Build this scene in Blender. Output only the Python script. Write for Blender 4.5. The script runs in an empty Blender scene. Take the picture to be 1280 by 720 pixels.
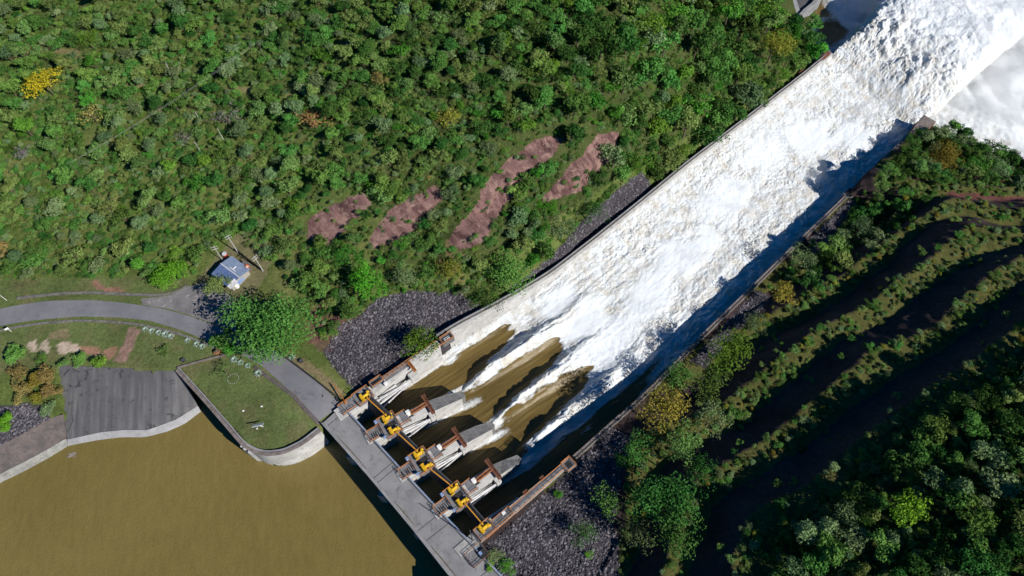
import bpy, bmesh, math, random
import numpy as np
from mathutils import Matrix, Vector

random.seed(7)
RNG = np.random.default_rng(11)
scene = bpy.context.scene
C = scene.collection
R_ = math.radians

# ------------------------------------------------------------------ camera
F, TH, CAM_H = 853.0, R_(30.0), 184.5
cth, sth = math.cos(TH), math.sin(TH)

def un(u, v, z=0.0):
    """plan position of a surveyed photo point that lies at height z"""
    x = (u - 640) / F; y = -(v - 360) / F
    d = (x, y * cth + sth, -cth + y * sth)
    t = (z - CAM_H) / d[2]
    return Vector((d[0] * t, d[1] * t, z))

def proj(P):
    P = np.asarray(P, float)
    x = P[..., 0]; y = P[..., 1]; z = P[..., 2] - CAM_H
    dep = y * sth - z * cth
    up = y * cth + z * sth
    return 640 + F * x / dep, 360 - F * up / dep, dep

cam = bpy.data.cameras.new('camera')
cam.sensor_width = 36; cam.lens = 36 * F / 1280
cam.clip_start = 1; cam.clip_end = 6000
camo = bpy.data.objects.new('camera', cam); C.objects.link(camo)
camo.location = (0, 0, CAM_H); camo.rotation_euler = (TH, 0, 0)
scene.camera = camo

# ------------------------------------------------------------------ light
SUN_DIR = (0.84, -0.54); SUN_EL = R_(37)
az = math.atan2(SUN_DIR[1], SUN_DIR[0])
sv = Vector((math.cos(az) * math.cos(SUN_EL), math.sin(az) * math.cos(SUN_EL), math.sin(SUN_EL)))
sl = bpy.data.lights.new('sun', 'SUN'); sl.energy = 5.0; sl.angle = R_(0.5); sl.color = (1.0, 0.945, 0.86)
so = bpy.data.objects.new('sun', sl); C.objects.link(so)
so.rotation_euler = sv.to_track_quat('Z', 'Y').to_euler(); so.location = (150, -100, 250)
w = bpy.data.worlds.new('World'); scene.world = w; w.use_nodes = True
nt = w.node_tree; nt.nodes.clear()
sky = nt.nodes.new('ShaderNodeTexSky'); sky.sky_type = 'NISHITA'; sky.sun_disc = False
sky.sun_elevation = SUN_EL; sky.sun_rotation = math.pi / 2 - az
bg = nt.nodes.new('ShaderNodeBackground'); bg.inputs[1].default_value = 0.05
sky.ozone_density = 10.0; sky.dust_density = 0.0; sky.air_density = 1.2
ow = nt.nodes.new('ShaderNodeOutputWorld')
hsv = nt.nodes.new('ShaderNodeHueSaturation'); hsv.inputs['Saturation'].default_value = 2.1
nt.links.new(sky.outputs[0], hsv.inputs['Color']); nt.links.new(hsv.outputs[0], bg.inputs[0]); nt.links.new(bg.outputs[0], ow.inputs[0])
vs = scene.view_settings
vs.view_transform = 'Standard'; vs.look = 'None'; vs.exposure = 0.26; vs.gamma = 1.0
scene.render.engine = 'CYCLES'
cy = scene.cycles
cy.max_bounces = 42; cy.diffuse_bounces = 1; cy.glossy_bounces = 2; cy.transmission_bounces = 2
cy.volume_bounces = 40; cy.transparent_max_bounces = 6
cy.volume_step_rate = 0.5; cy.volume_max_steps = 128
cy.use_adaptive_sampling = True; cy.adaptive_threshold = 0.004
cy.use_denoising = True
try:
    cy.denoiser = 'OPENIMAGEDENOISE'; cy.denoising_input_passes = 'RGB_ALBEDO_NORMAL'; cy.denoising_prefilter = 'FAST'
except Exception:
    pass

# ------------------------------------------------------------------ noise
_perm = np.random.default_rng(3).permutation(512).astype(np.int64)
_perm = np.concatenate([_perm, _perm, _perm])
_ga = np.random.default_rng(4).uniform(0, 2 * np.pi, 512)
def pnoise(x, y):
    x = np.asarray(x, float); y = np.asarray(y, float)
    xi = np.floor(x).astype(np.int64); yi = np.floor(y).astype(np.int64)
    xf = x - xi; yf = y - yi
    u = xf * xf * xf * (xf * (xf * 6 - 15) + 10); v = yf * yf * yf * (yf * (yf * 6 - 15) + 10)
    def g(ix, iy, dx, dy):
        a = _ga[_perm[(_perm[ix % 512] + iy) % 512]]
        return np.cos(a) * dx + np.sin(a) * dy
    n00 = g(xi, yi, xf, yf); n10 = g(xi + 1, yi, xf - 1, yf)
    n01 = g(xi, yi + 1, xf, yf - 1); n11 = g(xi + 1, yi + 1, xf - 1, yf - 1)
    return ((n00 * (1 - u) + n10 * u) * (1 - v) + (n01 * (1 - u) + n11 * u) * v) * 1.5
def fbm(x, y, o=4):
    s = 0; a = 1; f = 1; n = 0
    for k in range(o):
        s = s + a * pnoise(x * f + 17.3 * k, y * f - 9.1 * k); n += a; a *= .5; f *= 2.03
    return s / n
def sstep(a, b, x):
    t = np.clip((x - a) / (b - a), 0, 1); return t * t * (3 - 2 * t)

def in_poly(px, py, poly):
    px = np.asarray(px, float); py = np.asarray(py, float)
    r = np.zeros(px.shape, bool); n = len(poly)
    for i in range(n):
        x1, y1 = poly[i][0], poly[i][1]; x2, y2 = poly[(i + 1) % n][0], poly[(i + 1) % n][1]
        if y1 == y2: continue
        c = ((y1 > py) != (y2 > py)) & (px < (x2 - x1) * (py - y1) / (y2 - y1) + x1)
        r ^= c
    return r
def seg_dist(px, py, line):
    d = np.full(np.shape(px), 1e9)
    for (a, b) in zip(line[:-1], line[1:]):
        ax, ay, bx, by = a[0], a[1], b[0], b[1]
        L = (bx - ax) ** 2 + (by - ay) ** 2 + 1e-9
        t = np.clip(((px - ax) * (bx - ax) + (py - ay) * (by - ay)) / L, 0, 1)
        d = np.minimum(d, np.hypot(px - ax - t * (bx - ax), py - ay - t * (by - ay)))
    return d
def resample(P, n):
    P = np.asarray(P, float)
    s = np.r_[0, np.cumsum(np.linalg.norm(np.diff(P, axis=0), axis=1))]
    q = np.linspace(0, s[-1], n)
    return np.stack([np.interp(q, s, P[:, k]) for k in range(P.shape[1])], 1)
def smooth(P, k=3, it=4):
    P = np.asarray(P, float).copy()
    for _ in range(it):
        P[1:-1] = P[1:-1] * .5 + (P[:-2] + P[2:]) * .25
    return P

class TPS:
    def __init__(s, pts, vals, lam=1e-3):
        P = np.asarray(pts, float) / 100.0; n = len(P)
        d = np.hypot(P[:, None, 0] - P[None, :, 0], P[:, None, 1] - P[None, :, 1])
        K = np.where(d > 0, d * d * np.log(d + 1e-12), 0) + lam * np.eye(n)
        A = np.zeros((n + 3, n + 3)); A[:n, :n] = K; A[:n, n] = 1; A[:n, n + 1:] = P
        A[n, :n] = 1; A[n + 1:, :n] = P.T
        b = np.r_[np.asarray(vals, float), 0, 0, 0]
        s.w = np.linalg.solve(A, b); s.P = P
    def __call__(s, x, y):
        sh = np.shape(x); x = np.ravel(x) / 100.0; y = np.ravel(y) / 100.0
        r = s.w[-3] + s.w[-2] * x + s.w[-1] * y
        for (px, py), wk in zip(s.P, s.w[:-3]):
            d2 = (x - px) ** 2 + (y - py) ** 2
            r = r + wk * .5 * d2 * np.log(d2 + 1e-12)
        return r.reshape(sh)

# ------------------------------------------------------------------ materials
def newmat(name):
    m = bpy.data.materials.new(name); m.use_nodes = True
    t = m.node_tree; t.nodes.clear()
    o = t.nodes.new('ShaderNodeOutputMaterial')
    return m, t, o
def N(t, kind, **kw):
    n = t.nodes.new(kind)
    for k, v in kw.items(): setattr(n, k, v)
    return n
def mixc(t, fac, a, b, mode='MIX'):
    n = t.nodes.new('ShaderNodeMix'); n.data_type = 'RGBA'; n.blend_type = mode
    for sock, v in ((n.inputs[0], fac), (n.inputs[6], a), (n.inputs[7], b)):
        if isinstance(v, bpy.types.NodeSocket): t.links.new(v, sock)
        elif isinstance(v, (int, float)): sock.default_value = v
        else: sock.default_value = (*v[:3], 1)
    return n.outputs[2]
def ramp(t, fac, a, b, c0=(0, 0, 0), c1=(1, 1, 1)):
    n = t.nodes.new('ShaderNodeValToRGB'); t.links.new(fac, n.inputs[0])
    n.color_ramp.elements[0].position = a; n.color_ramp.elements[1].position = b
    n.color_ramp.elements[0].color = (*c0, 1); n.color_ramp.elements[1].color = (*c1, 1)
    return n.outputs[0]
def noise(t, scale, detail=5, rough=.6, stretch=None, rot=0, coord='Object', dist=0):
    tc = t.nodes.new('ShaderNodeTexCoord'); v = tc.outputs[coord]
    if stretch:
        mp = t.nodes.new('ShaderNodeMapping'); mp.vector_type = 'TEXTURE'; mp.inputs['Scale'].default_value = tuple(1 / k for k in stretch)
        mp.inputs['Rotation'].default_value = (0, 0, rot)
        t.links.new(v, mp.inputs[0]); v = mp.outputs[0]
    n = t.nodes.new('ShaderNodeTexNoise'); n.inputs['Scale'].default_value = scale
    n.inputs['Detail'].default_value = detail; n.inputs['Roughness'].default_value = rough
    n.inputs['Distortion'].default_value = dist
    t.links.new(v, n.inputs['Vector'])
    return n.outputs['Fac']
def surf(t, o, col, rough=.85, bump=None, bstr=.4, bdist=.1, metal=0, spec=.3):
    p = t.nodes.new('ShaderNodeBsdfPrincipled')
    if isinstance(col, bpy.types.NodeSocket): t.links.new(col, p.inputs['Base Color'])
    else: p.inputs['Base Color'].default_value = (*col, 1)
    p.inputs['Roughness'].default_value = rough; p.inputs['Metallic'].default_value = metal
    p.inputs['Specular IOR Level'].default_value = spec
    if bump is not None:
        b = t.nodes.new('ShaderNodeBump'); b.inputs['Strength'].default_value = bstr; b.inputs['Distance'].default_value = bdist
        t.links.new(bump, b.inputs['Height']); t.links.new(b.outputs[0], p.inputs['Normal'])
    t.links.new(p.outputs[0], o.inputs[0]); return p

def worn(name, a, b, scale=.6, rough=.8, lo=.38, hi=.62, stretch=None, rot=0, fine=6.0, metal=0, third=None, bstr=.3):
    m, t, o = newmat(name)
    n = noise(t, scale, 6, .62, stretch, rot)
    c = mixc(t, ramp(t, n, lo, hi), a, b)
    f = noise(t, fine, 4, .7)
    c = mixc(t, .55, c, ramp(t, f, .25, .75, (.55, .55, .55), (1.25, 1.25, 1.25)), 'MULTIPLY')
    if third:
        n2 = noise(t, scale * 2.3, 5, .7, coord='Object', dist=.6)
        c = mixc(t, ramp(t, n2, .56, .66), c, third)
    surf(t, o, c, rough, f, bstr, .05, metal)
    return m
M = {}
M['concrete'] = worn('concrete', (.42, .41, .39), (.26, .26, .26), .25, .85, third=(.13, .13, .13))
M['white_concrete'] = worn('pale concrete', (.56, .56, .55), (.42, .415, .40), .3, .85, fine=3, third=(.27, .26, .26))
M['pier_top'] = worn('weathered pier concrete', (.11, .11, .115), (.19, .19, .19), .5, .85, fine=4, third=(.07, .07, .075))
M['grey_deck'] = worn('platform concrete', (.15, .15, .16), (.22, .22, .23), .7, .8, fine=5, third=(.09, .09, .09))
M['bridge'] = worn('bridge deck concrete', (.27, .27, .275), (.20, .20, .21), .18, .85, fine=4, third=(.15, .145, .14), bstr=.15)
M['bridge2'] = worn('bridge edge concrete', (.20, .205, .22), (.29, .29, .30), .4, .85, fine=4)
M['dark_joint'] = worn('dark joint', (.03, .03, .032), (.05, .05, .05), 2)
M['asphalt'] = worn('asphalt', (.155, .155, .175), (.20, .20, .215), .12, .9, fine=8, third=(.13, .13, .145), bstr=.2)
M['pad'] = worn('old driveway', (.21, .20, .205), (.14, .135, .14), .25, .9, fine=6, third=(.30, .28, .28))
M['stone'] = worn('mossy stone', (.10, .10, .09), (.20, .19, .17), 1.2, .9, fine=5)
M['wall_brown'] = worn('weathered wall cap', (.14, .115, .105), (.22, .19, .18), .8, .85, fine=5)
M['yellow'] = worn('yellow machine paint', (.72, .44, .02), (.60, .34, .015), 1.5, .45, fine=9, third=(.40, .20, .02))
M['orange'] = worn('orange handrail paint', (.50, .19, .045), (.33, .115, .04), 1.5, .55, fine=8)
M['rust'] = worn('rusty brown steel', (.125, .05, .03), (.19, .078, .042), 1.2, .7, fine=7, third=(.09, .04, .03))
M['black'] = worn('dark steel', (.018, .018, .02), (.035, .035, .038), 1, .6)
M['white_steel'] = worn('pale grey steel', (.62, .63, .65), (.45, .45, .47), .8, .5, fine=6)
M['blue_steel'] = worn('blue painted steel', (.16, .26, .50), (.30, .36, .48), 1.0, .5)
M['gate'] = worn('gate steel', (.05, .055, .07), (.09, .09, .10), .6, .6)
M['white'] = worn('white paint', (.80, .80, .78), (.66, .66, .64), 1, .5)
M['pole'] = worn('pale concrete pole', (.46, .46, .44), (.34, .34, .33), 1, .8)
M['wood'] = worn('bark', (.10, .075, .05), (.17, .13, .10), 2, .9)
M['palewood'] = worn('pale bark', (.34, .31, .29), (.24, .21, .20), 2, .9)
M['red'] = worn('red paint', (.45, .05, .03), (.32, .05, .04), 1, .5)
M['orange_tarp'] = worn('orange plastic', (.75, .19, .05), (.6, .14, .04), 1, .5)
M['terracotta'] = worn('terracotta', (.42, .17, .07), (.33, .13, .06), 2, .8)
M['plaster'] = worn('house plaster', (.40, .38, .34), (.30, .28, .25), .6, .9)
M['glass'] = worn('dark window glass', (.02, .025, .03), (.03, .035, .04), 1, .1)
M['agave'] = worn('pale agave leaf', (.30, .42, .34), (.42, .52, .44), 1.5, .6)
M['tan_slab'] = worn('rock fill slab', (.085, .075, .075), (.14, .115, .11), .35, .9, fine=3, third=(.06, .06, .065), bstr=.6)
M['grey_band'] = worn('rubble toe band', (.20, .20, .185), (.30, .30, .28), .6, .9, fine=3, third=(.12, .13, .11), bstr=.6)
M['light_band'] = worn('pale concrete toe', (.26, .265, .28), (.34, .34, .35), .25, .85, fine=4)

# apron: dark concrete with streaks running down the slope
def apron_mat():
    m, t, o = newmat('streaked apron concrete')
    s1 = noise(t, 1.0, 5, .6, (.55, .035, .05)); s2 = noise(t, .12, 5, .65)
    c = mixc(t, ramp(t, s1, .38, .62), (.060, .062, .070), (.150, .147, .152))
    c = mixc(t, ramp(t, s2, .35, .7), c, (.085, .084, .092))
    s3 = noise(t, .25, 6, .7, dist=1.5)
    c = mixc(t, ramp(t, s3, .57, .63), c, (.036, .036, .042))
    f = noise(t, 5, 4, .7)
    c = mixc(t, .5, c, ramp(t, f, .25, .75, (.6, .6, .6), (1.25, 1.25, 1.25)), 'MULTIPLY')
    surf(t, o, c, .85, f, .2, .05); return m
M['apron'] = apron_mat()

def roof_mat(name, a, b):
    m, t, o = newmat(name)
    wv = t.nodes.new('ShaderNodeTexWave'); wv.inputs['Scale'].default_value = 3.0; wv.bands_direction = 'Y'
    tc = t.nodes.new('ShaderNodeTexCoord'); t.links.new(tc.outputs['Object'], wv.inputs['Vector'])
    n = noise(t, .5, 5, .65)
    c = mixc(t, ramp(t, n, .4, .6), a, b)
    n2 = noise(t, 2.0, 5, .65, (.2, 1.5, 1))
    c = mixc(t, ramp(t, n2, .5, .7), c, (.20, .25, .34))
    surf(t, o, c, .4, wv.outputs['Fac'], .5, .05, .2); return m
M['roof'] = roof_mat('blue grey metal roof', (.22, .29, .44), (.30, .37, .50))
M['roof2'] = roof_mat('blue metal roof', (.08, .15, .36), (.16, .22, .40))
M['leanroof'] = roof_mat('brown grey sheet roof', (.16, .13, .12), (.22, .19, .18))

def ground_mat():
    m, t, o = newmat('ground')
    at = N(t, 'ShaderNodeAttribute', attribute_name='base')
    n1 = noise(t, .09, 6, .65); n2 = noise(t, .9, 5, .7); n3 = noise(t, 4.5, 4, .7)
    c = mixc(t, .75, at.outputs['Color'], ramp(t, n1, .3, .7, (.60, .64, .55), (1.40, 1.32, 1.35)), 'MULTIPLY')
    c = mixc(t, .8, c, ramp(t, n2, .28, .72, (.55, .58, .55), (1.42, 1.38, 1.38)), 'MULTIPLY')
    c = mixc(t, .7, c, ramp(t, n3, .25, .75, (.5, .5, .5), (1.5, 1.5, 1.5)), 'MULTIPLY')
    cu_ = N(t, 'ShaderNodeAttribute', attribute_name='cut')
    s1 = noise(t, 1.0, 6, .62, (.55, .06, .2), R_(44)); s2 = noise(t, .35, 6, .7, dist=.8)
    cc = mixc(t, ramp(t, s1, .34, .64), (.062, .031, .032), (.255, .148, .135))
    cc = mixc(t, ramp(t, s2, .50, .62), cc, (.30, .195, .165))
    cc = mixc(t, ramp(t, s2, .30, .38, (1, 1, 1), (0, 0, 0)), cc, (.12, .066, .07))
    ed = N(t, 'ShaderNodeMath', operation='ADD'); t.links.new(cu_.outputs['Fac'], ed.inputs[0]); t.links.new(n2, ed.inputs[1])
    nb_ = noise(t, .22, 5, .65); nbm = N(t, 'ShaderNodeMath', operation='MULTIPLY_ADD'); nbm.inputs[1].default_value = 1.7; nbm.inputs[2].default_value = -.86; t.links.new(nb_, nbm.inputs[0])
    ed2 = N(t, 'ShaderNodeMath', operation='ADD'); t.links.new(ed.outputs[0], ed2.inputs[0]); t.links.new(nbm.outputs[0], ed2.inputs[1]); ed = ed2
    c = mixc(t, ramp(t, ed.outputs[0], .94, 1.06), c, mixc(t, .6, cc, ramp(t, n3, .25, .75, (.5, .5, .5), (1.5, 1.5, 1.5)), 'MULTIPLY'))
    add = N(t, 'ShaderNodeMath', operation='ADD'); t.links.new(n2, add.inputs[0]); t.links.new(n3, add.inputs[1])
    surf(t, o, c, .95, add.outputs[0], .9, .35, spec=.1); return m
M['ground'] = ground_mat()

def lake_mat():
    m, t, o = newmat('muddy water')
    n = noise(t, .03, 4, .6); r1 = noise(t, .55, 5, .65, (1, .35, 1), R_(12)); r2 = noise(t, 1.6, 4, .7)
    c = mixc(t, ramp(t, n, .3, .7), (.153, .119, .036), (.182, .142, .046))
    c = mixc(t, .5, c, ramp(t, r1, .3, .7, (.84, .84, .82), (1.16, 1.16, 1.18)), 'MULTIPLY')
    c = mixc(t, .8, c, ramp(t, r2, .3, .7, (.92, .92, .91), (1.08, 1.08, 1.09)), 'MULTIPLY')
    add = N(t, 'ShaderNodeMath', operation='ADD'); t.links.new(r1, add.inputs[0]); t.links.new(r2, add.inputs[1])
    surf(t, o, c, .22, add.outputs[0], .6, .2, spec=.4); return m
M['lake'] = lake_mat()

def chute_mat(name='foaming flood water'):
    m, t, o = newmat(name)
    at = N(t, 'ShaderNodeAttribute', attribute_name='foam')
    uv = N(t, 'ShaderNodeAttribute', attribute_name='flow')       # metres along / across the stream
    def fn(scale, sx, sy, det=5, ro=.65):
        mp = N(t, 'ShaderNodeMapping'); mp.inputs['Scale'].default_value = (sx, sy, 1)
        t.links.new(uv.outputs['Vector'], mp.inputs[0])
        n = N(t, 'ShaderNodeTexNoise'); n.inputs['Scale'].default_value = scale
        n.inputs['Detail'].default_value = det; n.inputs['Roughness'].default_value = ro
        t.links.new(mp.outputs[0], n.inputs['Vector']); return n.outputs['Fac']
    st = fn(1.0, .05, .9); lum = fn(.22, 1, 1, 6, .62); fine = fn(1.0, .6, 1, 6, .75); fine2 = fn(3.0, .6, 1, 3, .7)
    water = mixc(t, ramp(t, st, .3, .7), (.080, .054, .014), (.160, .112, .034))
    water = mixc(t, ramp(t, st, .66, .72), water, (.30, .23, .11))
    foam = mixc(t, ramp(t, lum, .40, .66), (.685, .735, .775), (.57, .55, .50))
    foam = mixc(t, ramp(t, fine, .52, .74), foam, (.42, .37, .29))
    mist_attr = N(t, 'ShaderNodeAttribute', attribute_name='painted_mist')
    foam = mixc(t, mist_attr.outputs['Fac'], foam, (.71, .755, .79))  # bright mist painted into the foam colour as a whiter tone
    # ragged edge of the foam
    a = N(t, 'ShaderNodeMath', operation='MULTIPLY_ADD'); a.inputs[1].default_value = 1.1; a.inputs[2].default_value = -.55
    t.links.new(fine, a.inputs[0])
    b = N(t, 'ShaderNodeMath', operation='ADD'); t.links.new(at.outputs['Fac'], b.inputs[0]); t.links.new(a.outputs[0], b.inputs[1])
    k = ramp(t, b.outputs[0], .34, .66)
    c = mixc(t, k, water, foam)
    p = surf(t, o, c, .5, None)
    ad0 = N(t, 'ShaderNodeMath', operation='ADD'); t.links.new(fine, ad0.inputs[0]); t.links.new(fine2, ad0.inputs[1])
    ad1 = N(t, 'ShaderNodeMath', operation='MULTIPLY'); t.links.new(ad0.outputs[0], ad1.inputs[0]); t.links.new(k, ad1.inputs[1])
    add = N(t, 'ShaderNodeMath', operation='MULTIPLY_ADD'); add.inputs[1].default_value = .5; t.links.new(st, add.inputs[0]); t.links.new(ad1.outputs[0], add.inputs[2])
    bp = N(t, 'ShaderNodeBump'); bs_ = N(t, 'ShaderNodeMath', operation='MULTIPLY_ADD'); bs_.inputs[1].default_value = -.62; bs_.inputs[2].default_value = .75; t.links.new(mist_attr.outputs['Fac'], bs_.inputs[0]); t.links.new(bs_.outputs[0], bp.inputs['Strength']); bp.inputs['Distance'].default_value = .45
    t.links.new(add.outputs[0], bp.inputs['Height']); t.links.new(bp.outputs[0], p.inputs['Normal'])
    rr = N(t, 'ShaderNodeMapRange'); rr.inputs['To Min'].default_value = .42; rr.inputs['To Max'].default_value = .9
    t.links.new(k, rr.inputs['Value']); t.links.new(rr.outputs[0], p.inputs['Roughness'])
    sw_ = N(t, 'ShaderNodeMath', operation='MULTIPLY'); sw_.inputs[1].default_value = .85; t.links.new(k, sw_.inputs[0]); t.links.new(sw_.outputs[0], p.inputs['Subsurface Weight'])
    p.inputs['Subsurface Radius'].default_value = (1, 1, 1); p.inputs['Subsurface Scale'].default_value = .35; p.subsurface_method = 'RANDOM_WALK'
    return m
M['flood'] = chute_mat()

def leaf_mat(name, a, b, tr=.25):
    m, t, o = newmat(name)
    oi = N(t, 'ShaderNodeObjectInfo'); at = N(t, 'ShaderNodeAttribute', attribute_name='tint')
    c = mixc(t, at.outputs['Fac'], a, b)
    h = N(t, 'ShaderNodeHueSaturation')
    mr = N(t, 'ShaderNodeMapRange'); mr.inputs['To Min'].default_value = .480; mr.inputs['To Max'].default_value = .540
    t.links.new(oi.outputs['Random'], mr.inputs['Value']); t.links.new(mr.outputs[0], h.inputs['Hue'])
    mm = N(t, 'ShaderNodeMath', operation='MULTIPLY'); mm.inputs[1].default_value = 7.31; t.links.new(oi.outputs['Random'], mm.inputs[0])
    fr = N(t, 'ShaderNodeMath', operation='FRACT'); t.links.new(mm.outputs[0], fr.inputs[0])
    mv = N(t, 'ShaderNodeMapRange'); mv.inputs['To Min'].default_value = .65; mv.inputs['To Max'].default_value = 1.35
    t.links.new(fr.outputs[0], mv.inputs['Value']); t.links.new(mv.outputs[0], h.inputs['Value'])
    t.links.new(c, h.inputs['Color'])
    d = N(t, 'ShaderNodeBsdfDiffuse'); tl = N(t, 'ShaderNodeBsdfTranslucent'); mx = N(t, 'ShaderNodeMixShader'); mx.inputs[0].default_value = tr
    t.links.new(h.outputs[0], d.inputs[0]); t.links.new(h.outputs[0], tl.inputs[0])
    t.links.new(d.outputs[0], mx.inputs[1]); t.links.new(tl.outputs[0], mx.inputs[2]); t.links.new(mx.outputs[0], o.inputs[0])
    return m
KINDS = {   # colour word: two leaf colours
    'dark green': ((.034, .092, .020), (.085, .172, .038)),
    'mid green': ((.074, .175, .032), (.165, .295, .066)),
    'olive': ((.110, .180, .042), (.225, .310, .095)),
    'grey-green': ((.115, .185, .075), (.220, .300, .135)),
    'bright green': ((.070, .185, .022), (.150, .300, .042)),
    'yellow': ((.22, .20, .015), (.52, .37, .025)),
    'rust-brown': ((.26, .155, .055), (.44, .28, .11)),
    'bare grey': ((.20, .185, .18), (.32, .30, .29)),
    'tawny': ((.22, .165, .055), (.38, .28, .11)),
    'lime green': ((.10, .25, .018), (.20, .42, .038)),
    'golden olive': ((.17, .165, .03), (.33, .28, .05)),
}
LM = {k: leaf_mat(k + ' leaves', *v) for k, v in KINDS.items()}

def rock_mat(name, a, b):
    m, t, o = newmat(name)
    oi = N(t, 'ShaderNodeObjectInfo'); n = noise(t, 2.5, 4, .7)
    pw = N(t, 'ShaderNodeMath', operation='POWER'); pw.inputs[1].default_value = 1.8; t.links.new(oi.outputs['Random'], pw.inputs[0])
    c = mixc(t, pw.outputs[0], a, b)
    c = mixc(t, .6, c, ramp(t, n, .3, .7, (.6, .6, .6), (1.4, 1.4, 1.4)), 'MULTIPLY')
    surf(t, o, c, .9, n, .5, .1); return m
M['rock'] = rock_mat('riprap stone', (.036, .033, .043), (.200, .188, .21))

# ------------------------------------------------------------------ object helpers
def tag(o, label=None, cat=None, group=None, kind=None):
    if label: o['label'] = label
    if cat: o['category'] = cat
    if group: o['group'] = group
    if kind: o['kind'] = kind
    return o
def thing(name, label, cat, loc=(0, 0, 0), rz=0, group=None):
    o = bpy.data.objects.new(name, None); C.objects.link(o)
    o.location = loc; o.rotation_euler = (0, 0, rz); o.empty_display_size = .5
    return tag(o, label, cat, group)
def inv(root):
    return (Matrix.Translation(root.location) @ Matrix.Rotation(root.rotation_euler[2], 4, 'Z')).inverted()
def obj(name, bm, mat, parent=None, world=False, sm=False):
    if world and parent is not None: bm.transform(inv(parent))
    me = bpy.data.meshes.new(name); bm.normal_update(); bm.to_mesh(me); bm.free()
    if mat is not None: me.materials.append(M[mat] if isinstance(mat, str) else mat)
    if sm: me.polygons.foreach_set('use_smooth', [True] * len(me.polygons))
    o = bpy.data.objects.new(name, me); C.objects.link(o)
    if parent is not None: o.parent = parent
    return o
def BM(): return bmesh.new()
def box(bm, x0, x1, y0, y1, z0, z1, mtx=None, bev=0):
    r = bmesh.ops.create_cube(bm, size=1)
    vs_ = r['verts']
    for v in vs_:
        v.co = Vector((x0 + (v.co.x + .5) * (x1 - x0), y0 + (v.co.y + .5) * (y1 - y0), z0 + (v.co.z + .5) * (z1 - z0)))
    if bev > 0:
        es = list({e for v in vs_ for e in v.link_edges})
        rr = bmesh.ops.bevel(bm, geom=es, offset=bev, segments=1, affect='EDGES', profile=.5)
        vs_ = list({v for f in rr['faces'] for v in f.verts} | {v for v in vs_ if v.is_valid})
    if mtx: bmesh.ops.transform(bm, matrix=mtx, verts=vs_)
    return vs_
def tube(bm, a, b, r, seg=6, r2=None):
    a = Vector(a); b = Vector(b); d = b - a
    if d.length < 1e-6: return
    m = Matrix.Translation((a + b) / 2) @ d.to_track_quat('Z', 'Y').to_matrix().to_4x4()
    bmesh.ops.create_cone(bm, cap_ends=True, segments=seg, radius1=r, radius2=r if r2 is None else r2, depth=d.length, matrix=m)
def prism(bm, poly, z0, z1):
    """closed prism; z0 / z1 numbers or one value per corner"""
    n = len(poly)
    zb = [z0] * n if np.isscalar(z0) else z0; zt = [z1] * n if np.isscalar(z1) else z1
    A = 0
    for i in range(n): A += poly[i][0] * poly[(i + 1) % n][1] - poly[(i + 1) % n][0] * poly[i][1]
    if A < 0:
        poly = list(poly)[::-1]; zb = list(zb)[::-1]; zt = list(zt)[::-1]
    vb = [bm.verts.new((p[0], p[1], z)) for p, z in zip(poly, zb)]
    vt = [bm.verts.new((p[0], p[1], z)) for p, z in zip(poly, zt)]
    bm.faces.new(vb[::-1]); bm.faces.new(vt)
    for i in range(n):
        j = (i + 1) % n; bm.faces.new((vb[i], vb[j], vt[j], vt[i]))
def ribbon_wall(bm, line, th, h_up, h_dn, off=0.0):
    """wall following a 3D polyline (z = datum), thickness th, from z-h_dn to z+h_up; h may be arrays"""
    P = np.asarray(line, float); n = len(P)
    T = np.gradient(P[:, :2], axis=0); T /= np.linalg.norm(T, axis=1)[:, None] + 1e-9
    Nn = np.stack([-T[:, 1], T[:, 0]], 1)
    hu = np.broadcast_to(h_up, (n,)); hd = np.broadcast_to(h_dn, (n,))
    rows = []
    for i in range(n):
        l = P[i, :2] + Nn[i] * (off + th / 2); r = P[i, :2] + Nn[i] * (off - th / 2)
        rows.append([bm.verts.new((*l, P[i, 2] - hd[i])), bm.verts.new((*l, P[i, 2] + hu[i])),
                     bm.verts.new((*r, P[i, 2] + hu[i])), bm.verts.new((*r, P[i, 2] - hd[i]))])
    for a, b in zip(rows[:-1], rows[1:]):
        for k in range(4):
            bm.faces.new((a[k], a[(k + 1) % 4], b[(k + 1) % 4], b[k]))
    bm.faces.new(rows[0][::-1]); bm.faces.new(rows[-1])
def railing(bm, pts, h=1.1, r=.055, step=1.6, closed=False, rails=(1.0, .5)):
    P = [Vector(p) for p in pts]
    if closed: P.append(P[0])
    for a, b in zip(P[:-1], P[1:]):
        for k in rails: tube(bm, a + Vector((0, 0, h * k)), b + Vector((0, 0, h * k)), r, 4)
        n = max(1, int((b - a).length / step))
        for i in range(n + 1):
            q = a.lerp(b, i / n); tube(bm, q, q + Vector((0, 0, h)), r, 4)
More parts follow.
